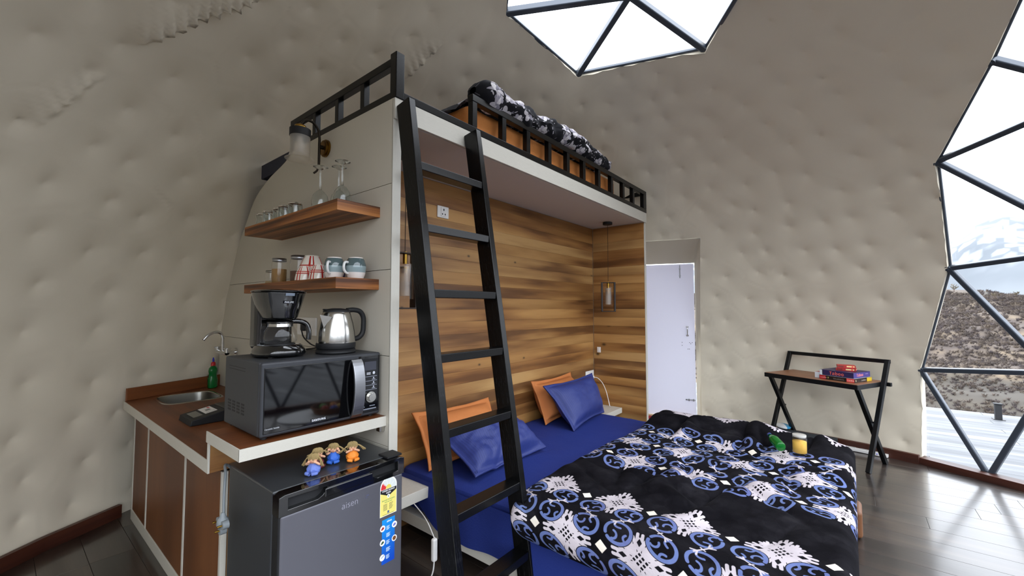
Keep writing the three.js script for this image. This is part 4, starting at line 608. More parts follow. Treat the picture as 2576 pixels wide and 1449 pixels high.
{ const t = thing('charger_socket', 'white wall plate half hidden behind the navy pillow with a white cable', 'socket', [3.2, 0.69, -0.64]);
  part(t, 'plate', B(3.1, 3.29, 0.63, 0.745, -0.6395, -0.629, 0.004, 2), M.plasticWhite); part(t, 'plug', B(3.2, 3.235, 0.655, 0.69, -0.63, -0.59, 0.008, 2), M.plasticWhite);
  part(t, 'cable', tube([[3.218, 0.672, -0.59], [3.222, 0.668, -0.55], [3.225, 0.62, -0.49], [3.222, 0.53, -0.44], [3.215, 0.44, -0.41], [3.2, 0.372, -0.385], [3.18, 0.364, -0.37]], 0.004, 40), M.plasticWhite); }
{ const t = thing('bedside_shelf', 'thick white bedside shelf between the left partition and the bed', 'side table', [0.28, 0.31, -0.48]); part(t, 'board', B(0.053, 0.53, 0.306, 0.372, -0.638, -0.3, 0.003, 2), M.white); }
{ const t = thing('bedside_shelf', 'white bedside shelf on the right wall with a white cable on it', 'side table', [3.0, 0.31, -0.46]); part(t, 'board', B(2.74, 3.262, 0.302, 0.36, -0.638, -0.265, 0.003, 2), M.white); }
{ const t = thing('inline_switch', 'white inline cord switch hanging beside the ladder', 'switch', [0.3, 0.12, -0.005]);
  part(t, 'body', B(0.285, 0.315, 0.125, 0.245, -0.018, 0.01, 0.01, 2), M.plasticWhite); part(t, 'cord', tube([[0.3, 0.125, -0.004], [0.297, 0.07, -0.01], [0.285, 0.02, -0.03], [0.22, 0.005, -0.05], [0.12, 0.005, -0.09], [0.06, 0.03, -0.12]], 0.004, 30), M.plasticWhite); part(t, 'upper_cord', tube([[0.3, 0.245, -0.004], [0.33, 0.29, -0.1], [0.4, 0.3, -0.3], [0.45, 0.35, -0.6]], 0.003, 20), M.plasticWhite); }
{ const t = thing('white_cable', 'thin white cable drooping beside the right side of the fridge', 'cable', [0.02, 0, 0]); part(t, 'cable', tube([[0.012, 0.3, -0.1], [0.02, 0.2, 0.02], [0.03, 0.1, 0.05], [0.035, 0.02, 0.06], [0.05, 0.004, 0.02]], 0.004, 30), M.plasticWhite); }
// ---------------------------------------------------------------- bed
const BT = 0.42, BX0 = 0.53, BX1 = 2.69, BZ0 = -0.63, BZ1 = 1.69;
{ const t = thing('bed', 'wide bed with navy fitted sheet on a white edged platform in the alcove', 'bed', [1.6, 0, 0.5]);
  part(t, 'plinth', B(0.72, 2.5, 0, 0.082, -0.55, 1.5, 0), M.matteBlack);
  part(t, 'platform', B(0.51, 2.66, 0.082, 0.155, -0.636, 1.68, 0.003), M.white, 'white platform rail');
  part(t, 'leg', B(2.3, 2.52, 0, 0.175, 1.7, 1.792, 0.025, 3), uvMat(), 'brown wooden foot block');
  function uvMat() { return std(0x6e4526, 0.55); }
  // mattress under the sheet: soft rounded slab with slight wrinkles
  const g = new THREE.BoxGeometry(BX1 - BX0, 0.26, BZ1 - BZ0, 70, 6, 70).translate((BX0 + BX1) / 2, BT - 0.13, (BZ0 + BZ1) / 2), p = g.attributes.position;
  const rad = 0.055; for (let i = 0; i < p.count; i++) { let x = p.getX(i), y = p.getY(i), z = p.getZ(i); const cx = clamp(x, BX0 + rad, BX1 - rad), cz = clamp(z, BZ0 + rad, BZ1 - rad), cy = clamp(y, BT - 0.26 + rad, BT - rad), d = V(x - cx, y - cy, z - cz), L = d.length(); if (L > rad) { d.multiplyScalar(rad / L); x = cx + d.x; y = cy + d.y; z = cz + d.z; } if (y > BT - 0.03) y += 0.01 * (fbm(x * 3, z * 5, 3, 150) - 0.5) + 0.003 * (fbm(x * 14 + z * 6, z * 9 - x * 5, 2, 152) - 0.5); p.setXYZ(i, x, y, z); }
  g.computeVertexNormals(); part(t, 'mattress', uvm(g, 'x', 1, 1), M.navy, 'mattress in a navy fitted sheet');
  // sheet hanging down the near side and the foot
  const hang = (fn, n, m) => { const pos = [], uv = []; for (let j = 0; j < m; j++) for (let i = 0; i < n; i++) { const q = (a, b) => fn(a / n, b / m), a = q(i, j), b = q(i + 1, j), c = q(i + 1, j + 1), d = q(i, j + 1); for (const v of [a, b, c, a, c, d]) { pos.push(...v); uv.push(v[2] + v[0], v[1]); } } const gg = new THREE.BufferGeometry(); gg.setAttribute('position', new THREE.Float32BufferAttribute(pos, 3)); gg.setAttribute('uv', new THREE.Float32BufferAttribute(uv, 2)); const mm = mergeVertices(gg); mm.computeVertexNormals(); return fin(mm); };
  const hem = (z) => z < -0.1 ? mix(0.33, 0.13, sstep(-0.63, -0.1, z)) : z < 0.5 ? mix(0.13, 0.155, sstep(-0.1, 0.36, z)) : mix(0.155, 0.08, sstep(0.5, 0.75, z));
  part(t, 'sheet_skirt', hang((u, v) => { const z = mix(BZ0 + 0.01, BZ1 + 0.02, u), y1 = BT - 0.02, y0 = hem(z), y = mix(y1, y0, v); return [BX0 - 0.024 - 0.014 * v - 0.007 * v * Math.sin(z * 17 + 1.5 * Math.sin(z * 5)), y, z]; }, 140, 10), M.navy, 'navy sheet hanging down the side');
  part(t, 'sheet_skirt', hang((u, v) => { const x = mix(BX0 - 0.02, BX1, u), y = mix(BT - 0.02, 0.06, v); return [x, y, BZ1 + 0.006 + 0.01 * v + 0.012 * v * Math.sin(x * 15)]; }, 100, 8), M.navy);
}
const stripeTex = dataTex(256, 64, (u, v) => { const s = Math.sin(u * Math.PI * 2 * 12) > 0 ? 6 : 0, n = 5 * (hsh(u * 256, v * 64, 3) - 0.5); return [36 + s + n, 50 + s + n, 114 + s * 1.6 + n]; });
M.navySatin = phys(0xffffff, 0.55, { map: rep(stripeTex, 2, 1), bumpMap: rep(TX.linen, 1, 1), bumpScale: 0.008, sheen: 0.3, sheenColor: new THREE.Color(0x7080d0), sheenRoughness: 0.5 });
// pillow lying on the plane of three corners: bottom left, bottom right, top left
function pillow(name, label, BL, BR, TL, thick, mat, o = {}) {
  const w = BR.clone().sub(BL), W = w.length(), x = w.clone().normalize(), h = TL.clone().sub(BL); h.addScaledVector(x, -h.dot(x)); const H = h.length(), y = h.clone().normalize(), z = x.clone().cross(y), c = BL.clone().addScaledVector(x, W / 2).addScaledVector(y, H / 2);
  const t = thing(name, label, 'pillow', c.toArray()), n = 46, m = 34, fl = o.flange ?? 0.035, s = o.s ?? 0;
  const warp = o.TR ? o.TR.clone().sub(c).addScaledVector(x, -W / 2).addScaledVector(y, -H / 2) : null, pos = [], uv = [], idx = [], P = (i, j, side) => { const u = i / n * 2 - 1, v = j / m * 2 - 1, fu = 1 - fl * 2 / W, fv = 1 - fl * 2 / H, a = Math.min(1, Math.abs(u) / fu), b = Math.min(1, Math.abs(v) / fv);
    let th = thick / 2 * Math.pow((1 - Math.pow(a, 3.2)) * (1 - Math.pow(b, 3.2)), 0.55);
    const pinch = 1 - 0.1 * (1 - u * u) * v * v, pinch2 = 1 - 0.075 * (1 - v * v) * u * u;
    th *= 1 + 0.35 * (fbm(u * 2 + s, v * 2 + side, 3, 160 + s) - 0.5) + (o.wr ?? 0.06) * (fbm(u * 5 + v * 3 + s, v * 2.6 - u * 4, 4, 166) - 0.5) * 2;
    let px = u * W / 2 * pinch2, py = v * H / 2 * pinch, pz = side * th + 0.006 * side + 0.012 * (noise(u * 3 + s, v * 3, 170) - 0.5);
    if (o.bend) pz += o.bend(u, v); const q = V(0, 0, 0).addScaledVector(x, px).addScaledVector(y, py).addScaledVector(z, pz); if (warp) q.addScaledVector(warp, (u + 1) * (v + 1) / 4); return q; };
  for (const side of [1, -1]) { const b0 = pos.length / 3; for (let j = 0; j <= m; j++) for (let i = 0; i <= n; i++) { const q = P(i, j, side); pos.push(q.x, q.y, q.z); uv.push(i / n * (o.ur ?? 1), j / m); } for (let j = 0; j < m; j++) for (let i = 0; i < n; i++) { const a = b0 + j * (n + 1) + i, b = a + 1, cc = a + n + 2, d = a + n + 1; if (side > 0) idx.push(a, b, cc, a, cc, d); else idx.push(a, cc, b, a, d, cc); } }
  const st = (n + 1) * (m + 1), rim = []; for (let i = 0; i < n; i++) rim.push([i, i + 1]); for (let j = 0; j < m; j++) rim.push([j * (n + 1) + n, (j + 1) * (n + 1) + n]); for (let i = n; i > 0; i--) rim.push([m * (n + 1) + i, m * (n + 1) + i - 1]); for (let j = m; j > 0; j--) rim.push([j * (n + 1), (j - 1) * (n + 1)]);
  for (const [a, b] of rim) idx.push(a, a + st, b, b, a + st, b + st);
  const g = new THREE.BufferGeometry(); g.setAttribute('position', new THREE.Float32BufferAttribute(pos, 3)); g.setAttribute('uv', new THREE.Float32BufferAttribute(uv, 2)); g.setIndex(idx); g.computeVertexNormals();
  const q = new THREE.Mesh(fin(g), mat); q.name = 'pillowcase'; t.add(q); bases.set(q, V(0, 0, 0));
  const sm = []; for (let k = 0; k <= 60; k++) { const f = k / 60 * 4, e = Math.floor(Math.min(3.999, f)), r = f - e, fu = 1 - fl * 2 / W, fv = 1 - fl * 2 / H, [u, v] = [[-fu + 2 * fu * r, -fv], [fu, -fv + 2 * fv * r], [fu - 2 * fu * r, fv], [-fu, fv - 2 * fv * r]][e]; sm.push(P((u + 1) / 2 * n, (v + 1) / 2 * m, 1)); }
  const sg = tube(sm, 0.0022, 120, 5, true), q2 = new THREE.Mesh(fin(sg), mat); q2.name = 'seam'; q.add(q2); return t;
}
pillow('pillow', 'orange pillow leaning on the timber wall behind the ladder', V(0.56, 0.435, -0.36), V(1.27, 0.435, -0.3), V(0.55, 0.765, -0.575), 0.2, M.orange, { s: 1 });
pillow('pillow', 'orange pillow leaning on the timber wall behind the upright navy pillow', V(1.916, 0.43, -0.39), V(2.65, 0.43, -0.41), V(1.895, 0.8, -0.55), 0.24, M.orange, { s: 2 });
pillow('pillow', 'navy striped pillow propped upright in front of the right orange pillow', V(1.921, 0.43, -0.095), V(2.68, 0.43, -0.19), V(1.885, 0.785, -0.385), 0.21, M.navySatin, { s: 3, ur: 2, TR: V(2.68, 0.81, -0.33) });
pillow('pillow', 'crumpled navy pillow leaning low against the left orange pillow', V(0.63, 0.44, -0.03), V(1.38, 0.44, -0.02), V(0.59, 0.67, -0.38), 0.2, M.navySatin, { s: 4, ur: 2, wr: 0.26, bend: (u, v) => 0.018 * Math.exp(-Math.pow((u - v * 0.5 - 0.1) / 0.09, 2)) * -1 + 0.02 * Math.sin(u * 3 + v * 2) });

// ---------------------------------------------------------------- patterned fleece quilt
const QW = 2.56, QT = 1.85, QS = 0.28; // cloth width (s), length (t); s = x - QS on the flat part
const quiltTex = canvasTex(2048, 1480, (c, w, h) => {
  const k = w / QW; c.fillStyle = '#0a090d'; c.fillRect(0, 0, w, h); c.lineCap = 'round'; c.lineJoin = 'round';
  const blob = (pts, col) => { c.fillStyle = col; c.beginPath(); c.moveTo(pts[0][0], pts[0][1]); for (let i = 1; i < pts.length; i++) c.lineTo(pts[i][0], pts[i][1]); c.closePath(); c.fill(); };
  const white = '#c4bbc0', black = '#0a090d', blue = '#5f6f9f';
  const flake = (s, t, r, rot) => { c.save(); c.translate(s * k, h - t * k); c.rotate(rot); const q = r * k; c.strokeStyle = white;
    for (let d = 0; d < 4; d++) { c.save(); c.rotate(d * Math.PI / 2);
      blob([[0, -q * 0.2], [q * 0.2, -q * 0.6], [q * 0.1, -q * 1.0], [0, -q * 0.88], [-q * 0.1, -q * 1.0], [-q * 0.2, -q * 0.6]], white);
      c.lineWidth = q * 0.13; for (const sg of [-1, 1]) { c.beginPath(); c.moveTo(sg * q * 0.1, -q * 0.6); c.lineTo(sg * q * 0.1, -q * 1.06); c.stroke(); c.beginPath(); c.moveTo(sg * q * 0.1, -q * 0.45); c.lineTo(sg * q * 0.27, -q * 0.86); c.stroke(); }
      blob([[0, -q * 0.5], [q * 0.1, -q * 0.66], [0, -q * 0.84], [-q * 0.1, -q * 0.66]], black);
      c.rotate(Math.PI / 4); c.lineWidth = q * 0.12; c.beginPath(); c.moveTo(0, -q * 0.1); c.lineTo(0, -q * 0.78); c.stroke(); for (const sg of [-1, 1]) for (const [a, b, l] of [[0.18, 0.5, 0.24], [0.32, 0.68, 0.22], [0.5, 0.82, 0.15]]) { c.beginPath(); c.moveTo(0, -q * a); c.lineTo(sg * q * l, -q * b); c.stroke(); }
      c.restore(); }
    c.save(); c.rotate(Math.PI / 4); c.fillStyle = white; c.fillRect(-q * 0.27, -q * 0.27, q * 0.54, q * 0.54); c.restore();
    for (const [a, b] of [[0, 0], [1, 1], [-1, -1], [1, -1], [-1, 1], [2, 0], [-2, 0], [0, 2], [0, -2]]) blob([[a * q * 0.115 - q * 0.066, b * q * 0.115], [a * q * 0.115, b * q * 0.115 - q * 0.066], [a * q * 0.115 + q * 0.066, b * q * 0.115], [a * q * 0.115, b * q * 0.115 + q * 0.066]], black);
    c.restore(); };
  const ring = (s, t, rx, ry, a) => { c.save(); c.translate(s * k, h - t * k); c.rotate(a); c.strokeStyle = blue; c.lineWidth = 0.016 * k; c.fillStyle = black; c.beginPath(); c.ellipse(0, 0, rx * k + 0.011 * k, ry * k + 0.011 * k, 0, 0, Math.PI * 2); c.fill(); c.beginPath(); c.ellipse(0, 0, rx * k, ry * k, 0, -Math.PI * 0.44, Math.PI * 1.44); c.stroke();
    c.lineWidth = 0.011 * k; c.beginPath(); c.arc(rx * k * 0.12, -ry * k * 0.52, rx * k * 0.36, -0.6, 2.4); c.stroke(); c.beginPath(); c.moveTo(-rx * k * 0.95, ry * k * 0.1); c.quadraticCurveTo(-rx * k * 0.5, -ry * k * 0.3, -rx * k * 0.28, ry * k * 0.3); c.stroke(); c.beginPath(); c.moveTo(rx * k * 0.95, ry * k * 0.2); c.quadraticCurveTo(rx * k * 0.45, ry * k * 0.05, rx * k * 0.4, ry * k * 0.5); c.stroke(); c.restore(); };
  const quad = (s, t, sides) => { const d = 0.09, dm = 0.028 * k; blob([[s * k, h - t * k - dm], [s * k + dm, h - t * k], [s * k, h - t * k + dm], [s * k - dm, h - t * k]], '#e9dccf'); for (const [a, b] of [[-1, -1], [-1, 1], [1, -1], [1, 1]]) if (!sides || sides === a) ring(s + a * d, t + b * d * 0.86, 0.054, 0.06, a * b * 0.5 + (a < 0 ? 0 : Math.PI)); };
  const fleur = (s, t, a) => { c.save(); c.translate(s * k, h - t * k); c.rotate(a); c.strokeStyle = white; c.lineWidth = 0.008 * k; c.beginPath(); c.moveTo(-0.05 * k, 0); c.lineTo(0.05 * k, 0); for (const sg of [-1, 1]) for (const v of [-1, 1]) { c.moveTo(sg * 0.03 * k, 0); c.lineTo(sg * 0.052 * k, v * 0.016 * k); } c.moveTo(0, -0.012 * k); c.lineTo(0, 0.012 * k); c.stroke(); c.restore(); };
  const P = 0.345, cols = [[-0.19, 0.215, 0], [0.15, 0.39, 0], [0.49, 0.215, -1], [1.06, 0.39, 0], [1.405, 0.215, 0], [1.75, 0.39, 0], [2.3, 0.3, 1], [2.645, 0.13, 0]];
  for (const [s, t0] of cols) for (let n = -2; n < 8; n++) flake(s, t0 + n * P, 0.112, 0.12 * (hsh(n, s * 100, 4) - 0.5));
  for (const [s, t0, side] of cols) for (let n = -2; n < 8; n++) { const t = t0 + n * P; quad(s, t + P / 2, side); }
  for (const [s, t0] of [[0.32, 0.3], [1.2325, 0.3], [1.5775, 0.3]]) for (let n = -2; n < 14; n++) fleur(s, t0 + n * P / 2, n % 2 ? 0.8 : -0.8);
  c.globalAlpha = 0.018; for (let i = 0; i < 2600; i++) { c.fillStyle = i % 2 ? '#b0b0c8' : '#000'; c.beginPath(); c.arc(hsh(i, 1, 7) * w, hsh(i, 2, 7) * h, 10 + 60 * hsh(i, 3, 7), 0, 7); c.fill(); } c.globalAlpha = 1;
});
{ const t = thing('quilt', 'thick black fleece quilt with white snowflakes and blue rings over the bed', 'quilt', [1.6, 0.5, 1.0]);
  const n = 250, m = 190, L0 = 0.3, flat1 = L0 + 1.96;
  const section = (s, topY) => { // x, y across the bed and how far the point has gone over the edge
    if (s < L0) { const a = mix(205, 90, s / L0) * Math.PI / 180, rx = 0.19, ry = topY - 0.415; return [0.58 + rx * Math.cos(a), 0.415 + ry * Math.sin(a)]; }
    if (s < flat1) return [0.28 + s, topY]; const f = (s - flat1) / (QW - flat1), a = mix(90, -25, f) * Math.PI / 180, rx = 0.19, ry = topY - 0.415; return [0.28 + flat1 + rx * Math.cos(a), 0.415 + ry * Math.sin(a)]; };
  const creases = []; for (let k = 0; k < 22; k++) creases.push([rr(0.1, 2.4), rr(0.1, 1.4), rr(0, Math.PI), rr(0.15, 0.45), rr(0.012, 0.03)]);
  creases.push([1.95, 0.35, 0.3, 0.5, 0.045], [2.05, 0.8, 0.2, 0.4, 0.04], [0.85, 0.9, 0.5, 0.45, 0.03], [1.0, 1.1, -0.6, 0.35, 0.03], [2.15, 1.2, 0.4, 0.35, 0.035]);
  const puff = (s, tt) => { let h = 0.03 * (fbm(s * 2.4, tt * 2.4, 3, 180) - 0.5) * 2 + 0.012 * (fbm(s * 7, tt * 7, 2, 184) - 0.5); for (const [cs, ct, a, l, d] of creases) { const u = (s - cs) * Math.cos(a) + (tt - ct) * Math.sin(a), v = -(s - cs) * Math.sin(a) + (tt - ct) * Math.cos(a) + 0.06 * Math.sin(u * 6), e = Math.exp(-(u * u) / (l * l * 0.5)); h += e * (-d * Math.exp(-Math.abs(v) / 0.022) + d * 0.8 * Math.exp(-Math.pow((v - 0.07) / 0.06, 2))); } return h; };
  const pos = [], uv = [], idx = [];
  for (let j = 0; j <= m; j++) for (let i = 0; i <= n; i++) {
    const s = i / n * QW, tt = j / m * QT, x01 = s / QW;
    const corner = 0.15 * Math.pow(clamp(1 - s / 0.4), 1.5), raise = 0.07 * sstep(1.7, 2.35, s) * (1 - sstep(0.75, 1.4, tt)) ;                      // the far edge is bunched up
    const topY = 0.515 + raise + puff(s, tt) * (0.35 + 0.65 * sstep(0, 0.35, s) * sstep(QW, QW - 0.2, s));
    const skew = 0.06 * sstep(0.4, 1.0, x01) - 0.015 * Math.sin(x01 * 9), zh = 0.36 + skew + corner;     // head edge is slightly skewed
    let z, y; const [x, ys] = section(s, topY); y = ys;
    const r = 0.07; // rounded head edge
    if (tt < 0.14) { const a = mix(-70, 90, tt / 0.14) * Math.PI / 180; z = zh + r - r * Math.cos(a) ; y = Math.min(y, mix(BT + 0.012, ys, (Math.sin(a) + 0.94) / 1.94)); } else z = zh + r + (tt - 0.14);
    const zf = 1.70, arc = 0.1; if (z > zf) { const e = z - zf, a = Math.min(1, e / arc) * Math.PI / 2; z = zf + 0.065 * Math.sin(a) - 0.008 * sstep(0, 0.3, e - arc); y = y - 0.065 * (1 - Math.cos(a)) - Math.max(0, e - arc); y = Math.max(y, 0.03); z += 0.006 * Math.sin(x * 13) * sstep(0, 0.2, e); }
    pos.push(x, y, Math.min(z, 1.768)); uv.push(x01, tt / QT);
  }
  for (let j = 0; j < m; j++) for (let i = 0; i < n; i++) { const a = j * (n + 1) + i, b = a + 1, c = a + n + 2, d = a + n + 1; idx.push(a, c, b, a, d, c); }
  const g = new THREE.BufferGeometry(); g.setAttribute('position', new THREE.Float32BufferAttribute(pos, 3)); g.setAttribute('uv', new THREE.Float32BufferAttribute(uv, 2)); g.setIndex(idx); g.computeVertexNormals();
  part(t, 'fleece_cover', fin(g), phys(0xffffff, 0.95, { map: quiltTex, specularIntensity: 0.12, sheen: 0.08, sheenColor: new THREE.Color(0x8f8f9c), sheenRoughness: 0.5, bumpMap: rep(TX.weave, 6, 5), bumpScale: 0.002 }));
}
{ const t = thing('soda_bottle', 'green plastic drink bottle lying on the quilt beside a snack jar', 'bottle', [2.1, 0.575, 1.35]), m = new THREE.Matrix4().makeRotationFromEuler(new THREE.Euler(0, 0.5, -1.42)).setPosition(2.02, 0.575, 1.395), at = (g) => g.applyMatrix4(m);
  part(t, 'body', at(lathe([[0, 0], [0.026, 0.002], [0.031, 0.012], [0.031, 0.1], [0.026, 0.125], [0.013, 0.155], [0.012, 0.17]], 28)), phys(0x1c9a3a, 0.08, { transmission: 0.6, thickness: 0 })); part(t, 'cap', at(lathe([[0.0145, 0.168], [0.0145, 0.186], [0, 0.187]], 20)), std(0x2d3f8f, 0.4), 'blue cap'); }
jar('clear jar of yellow snacks standing on the fleece quilt', 2.13, 1.485, 0.042, 0.12, 0xd9ac4a, 0.08, phys(0xe8e6e0, 0.2, { transmission: 0.5, thickness: 0 }), 0.53);

// ---------------------------------------------------------------- loft bedding
{ const t = thing('loft_mattress', 'orange covered mattress behind the black loft railing', 'mattress', [1.7, LT, -0.7]); const g = new RoundedBoxGeometry(2.12, 0.235, 1.25, 5, 0.045), p = g.attributes.position; for (let i = 0; i < p.count; i++) p.setZ(i, p.getZ(i) + 0.008 * (fbm(p.getX(i) * 9, p.getY(i) * 14, 3, 190) - 0.5)); g.computeVertexNormals(); part(t, 'cover', uvm(g.translate(1.665, LT + 0.1185, -0.695), 'x', 1, 1), std(0xd98a45, 0.75, { bumpMap: rep(TX.linen, 3, 3), bumpScale: 0.02 })); }
{ const floral = canvasTex(1024, 512, (c, w, h) => { c.fillStyle = '#0f0f16'; c.fillRect(0, 0, w, h); const petals = (x, y, r, n, col) => { for (let k = 0; k < n; k++) { const a = k / n * 6.283 + x; c.fillStyle = col[k % col.length]; c.beginPath(); c.ellipse(x + Math.cos(a) * r * 0.55, y + Math.sin(a) * r * 0.55, r * 0.55, r * 0.36, a, 0, 7); c.fill(); } c.fillStyle = '#8b8790'; c.beginPath(); c.arc(x, y, r * 0.18, 0, 7); c.fill(); };
    for (let k = 0; k < 15; k++) petals(hsh(k, 1, 21) * w, hsh(k, 2, 21) * h, 46 + 36 * hsh(k, 3, 21), 5 + (k % 3), ['#c9c4c8', '#a9a4ae', '#d6d2d4', '#8d8995']); for (let k = 0; k < 120; k++) { c.save(); c.translate(hsh(k, 4, 21) * w, hsh(k, 5, 21) * h); c.rotate(hsh(k, 6, 21) * 6); c.fillStyle = k % 3 ? '#bdb9be' : '#6b6a74'; c.beginPath(); c.ellipse(0, 0, 16 * hsh(k, 7, 21) + 5, 5, 0, 0, 7); c.fill(); c.restore(); } });
  const t = thing('loft_blanket', 'rolled black blanket with white flowers lying along the loft railing', 'blanket', [1.6, 2.85, -0.2]);
  const n = 130, m = 44, pos = [], uv = [], idx = [];
  for (let j = 0; j <= m; j++) for (let i = 0; i <= n; i++) { // a loose roll along x with a flap running back over the left end
    const u = i / n, v = j / m, a = v * Math.PI * 2, x0 = 0.63 + u * 1.93, end = Math.pow(Math.max(0, 1 - Math.pow(Math.abs(u * 2 - 1), 14)), 0.5), lump = 0.074 + 0.03 * (fbm(u * 9, 2, 2, 200) - 0.3) + 0.022 * (noise(u * 30 + Math.sin(a), Math.cos(a) * 1.5 + 4, 204) - 0.5) + 0.035 * Math.exp(-Math.pow((u - 0.04) / 0.05, 2)), r = lump * (0.25 + 0.75 * end) * (1 + 0.42 * (fbm(u * 16 + Math.cos(a) * 1.2, Math.sin(a) * 1.8, 4, 206) - 0.5) + 0.1 * (noise(u * 55, a * 1.3, 207) - 0.5));
    const cy = mix(2.862, 2.888, u) - 0.02 * Math.sin(u * 9), cz = -0.055 + 0.02 * Math.sin(u * 11);
    pos.push(x0, cy + r * 0.95 * Math.sin(a), cz + r * 1.15 * Math.cos(a)); uv.push(u * 2.2, v * 1.36); }
  for (let j = 0; j < m; j++) for (let i = 0; i < n; i++) { const a = j * (n + 1) + i, b = a + 1, c = a + n + 2, d = a + n + 1; idx.push(a, b, c, a, c, d); }
  const g = new THREE.BufferGeometry(); g.setAttribute('position', new THREE.Float32BufferAttribute(pos, 3)); g.setAttribute('uv', new THREE.Float32BufferAttribute(uv, 2)); g.setIndex(idx); g.computeVertexNormals();
  const bm = phys(0xffffff, 1, { map: floral, sheen: 0.15, sheenColor: new THREE.Color(0x9a9aa6), sheenRoughness: 0.6 }); part(t, 'roll', fin(g), bm);
  const q = [], qu = [], qi = [], N1 = 50, N2 = 40; for (let j = 0; j <= N2; j++) for (let i = 0; i <= N1; i++) { const u = i / N1, v = j / N2, x = 0.545 + u * 2.0, z = -0.1 - v * 1.1, e = Math.min(1, u * 14), y = 2.79 + 0.06 * (1 - v) * (0.6 + 0.4 * Math.sin(u * 12)) + 0.05 * (fbm(u * 8, v * 5, 3, 210) - 0.4) - 0.1 * (1 - e) * (1 - e); q.push(x - 0.02 * (1 - e), y, z); qu.push(u * 2.4, v * 1.2); }
  for (let j = 0; j < N2; j++) for (let i = 0; i < N1; i++) { const a = j * (N1 + 1) + i; qi.push(a, a + 1, a + N1 + 2, a, a + N1 + 2, a + N1 + 1); }
  const g2 = new THREE.BufferGeometry(); g2.setAttribute('position', new THREE.Float32BufferAttribute(q, 3)); g2.setAttribute('uv', new THREE.Float32BufferAttribute(qu, 2)); g2.setIndex(qi); g2.computeVertexNormals(); part(t, 'spread', fin(g2), bm);
}
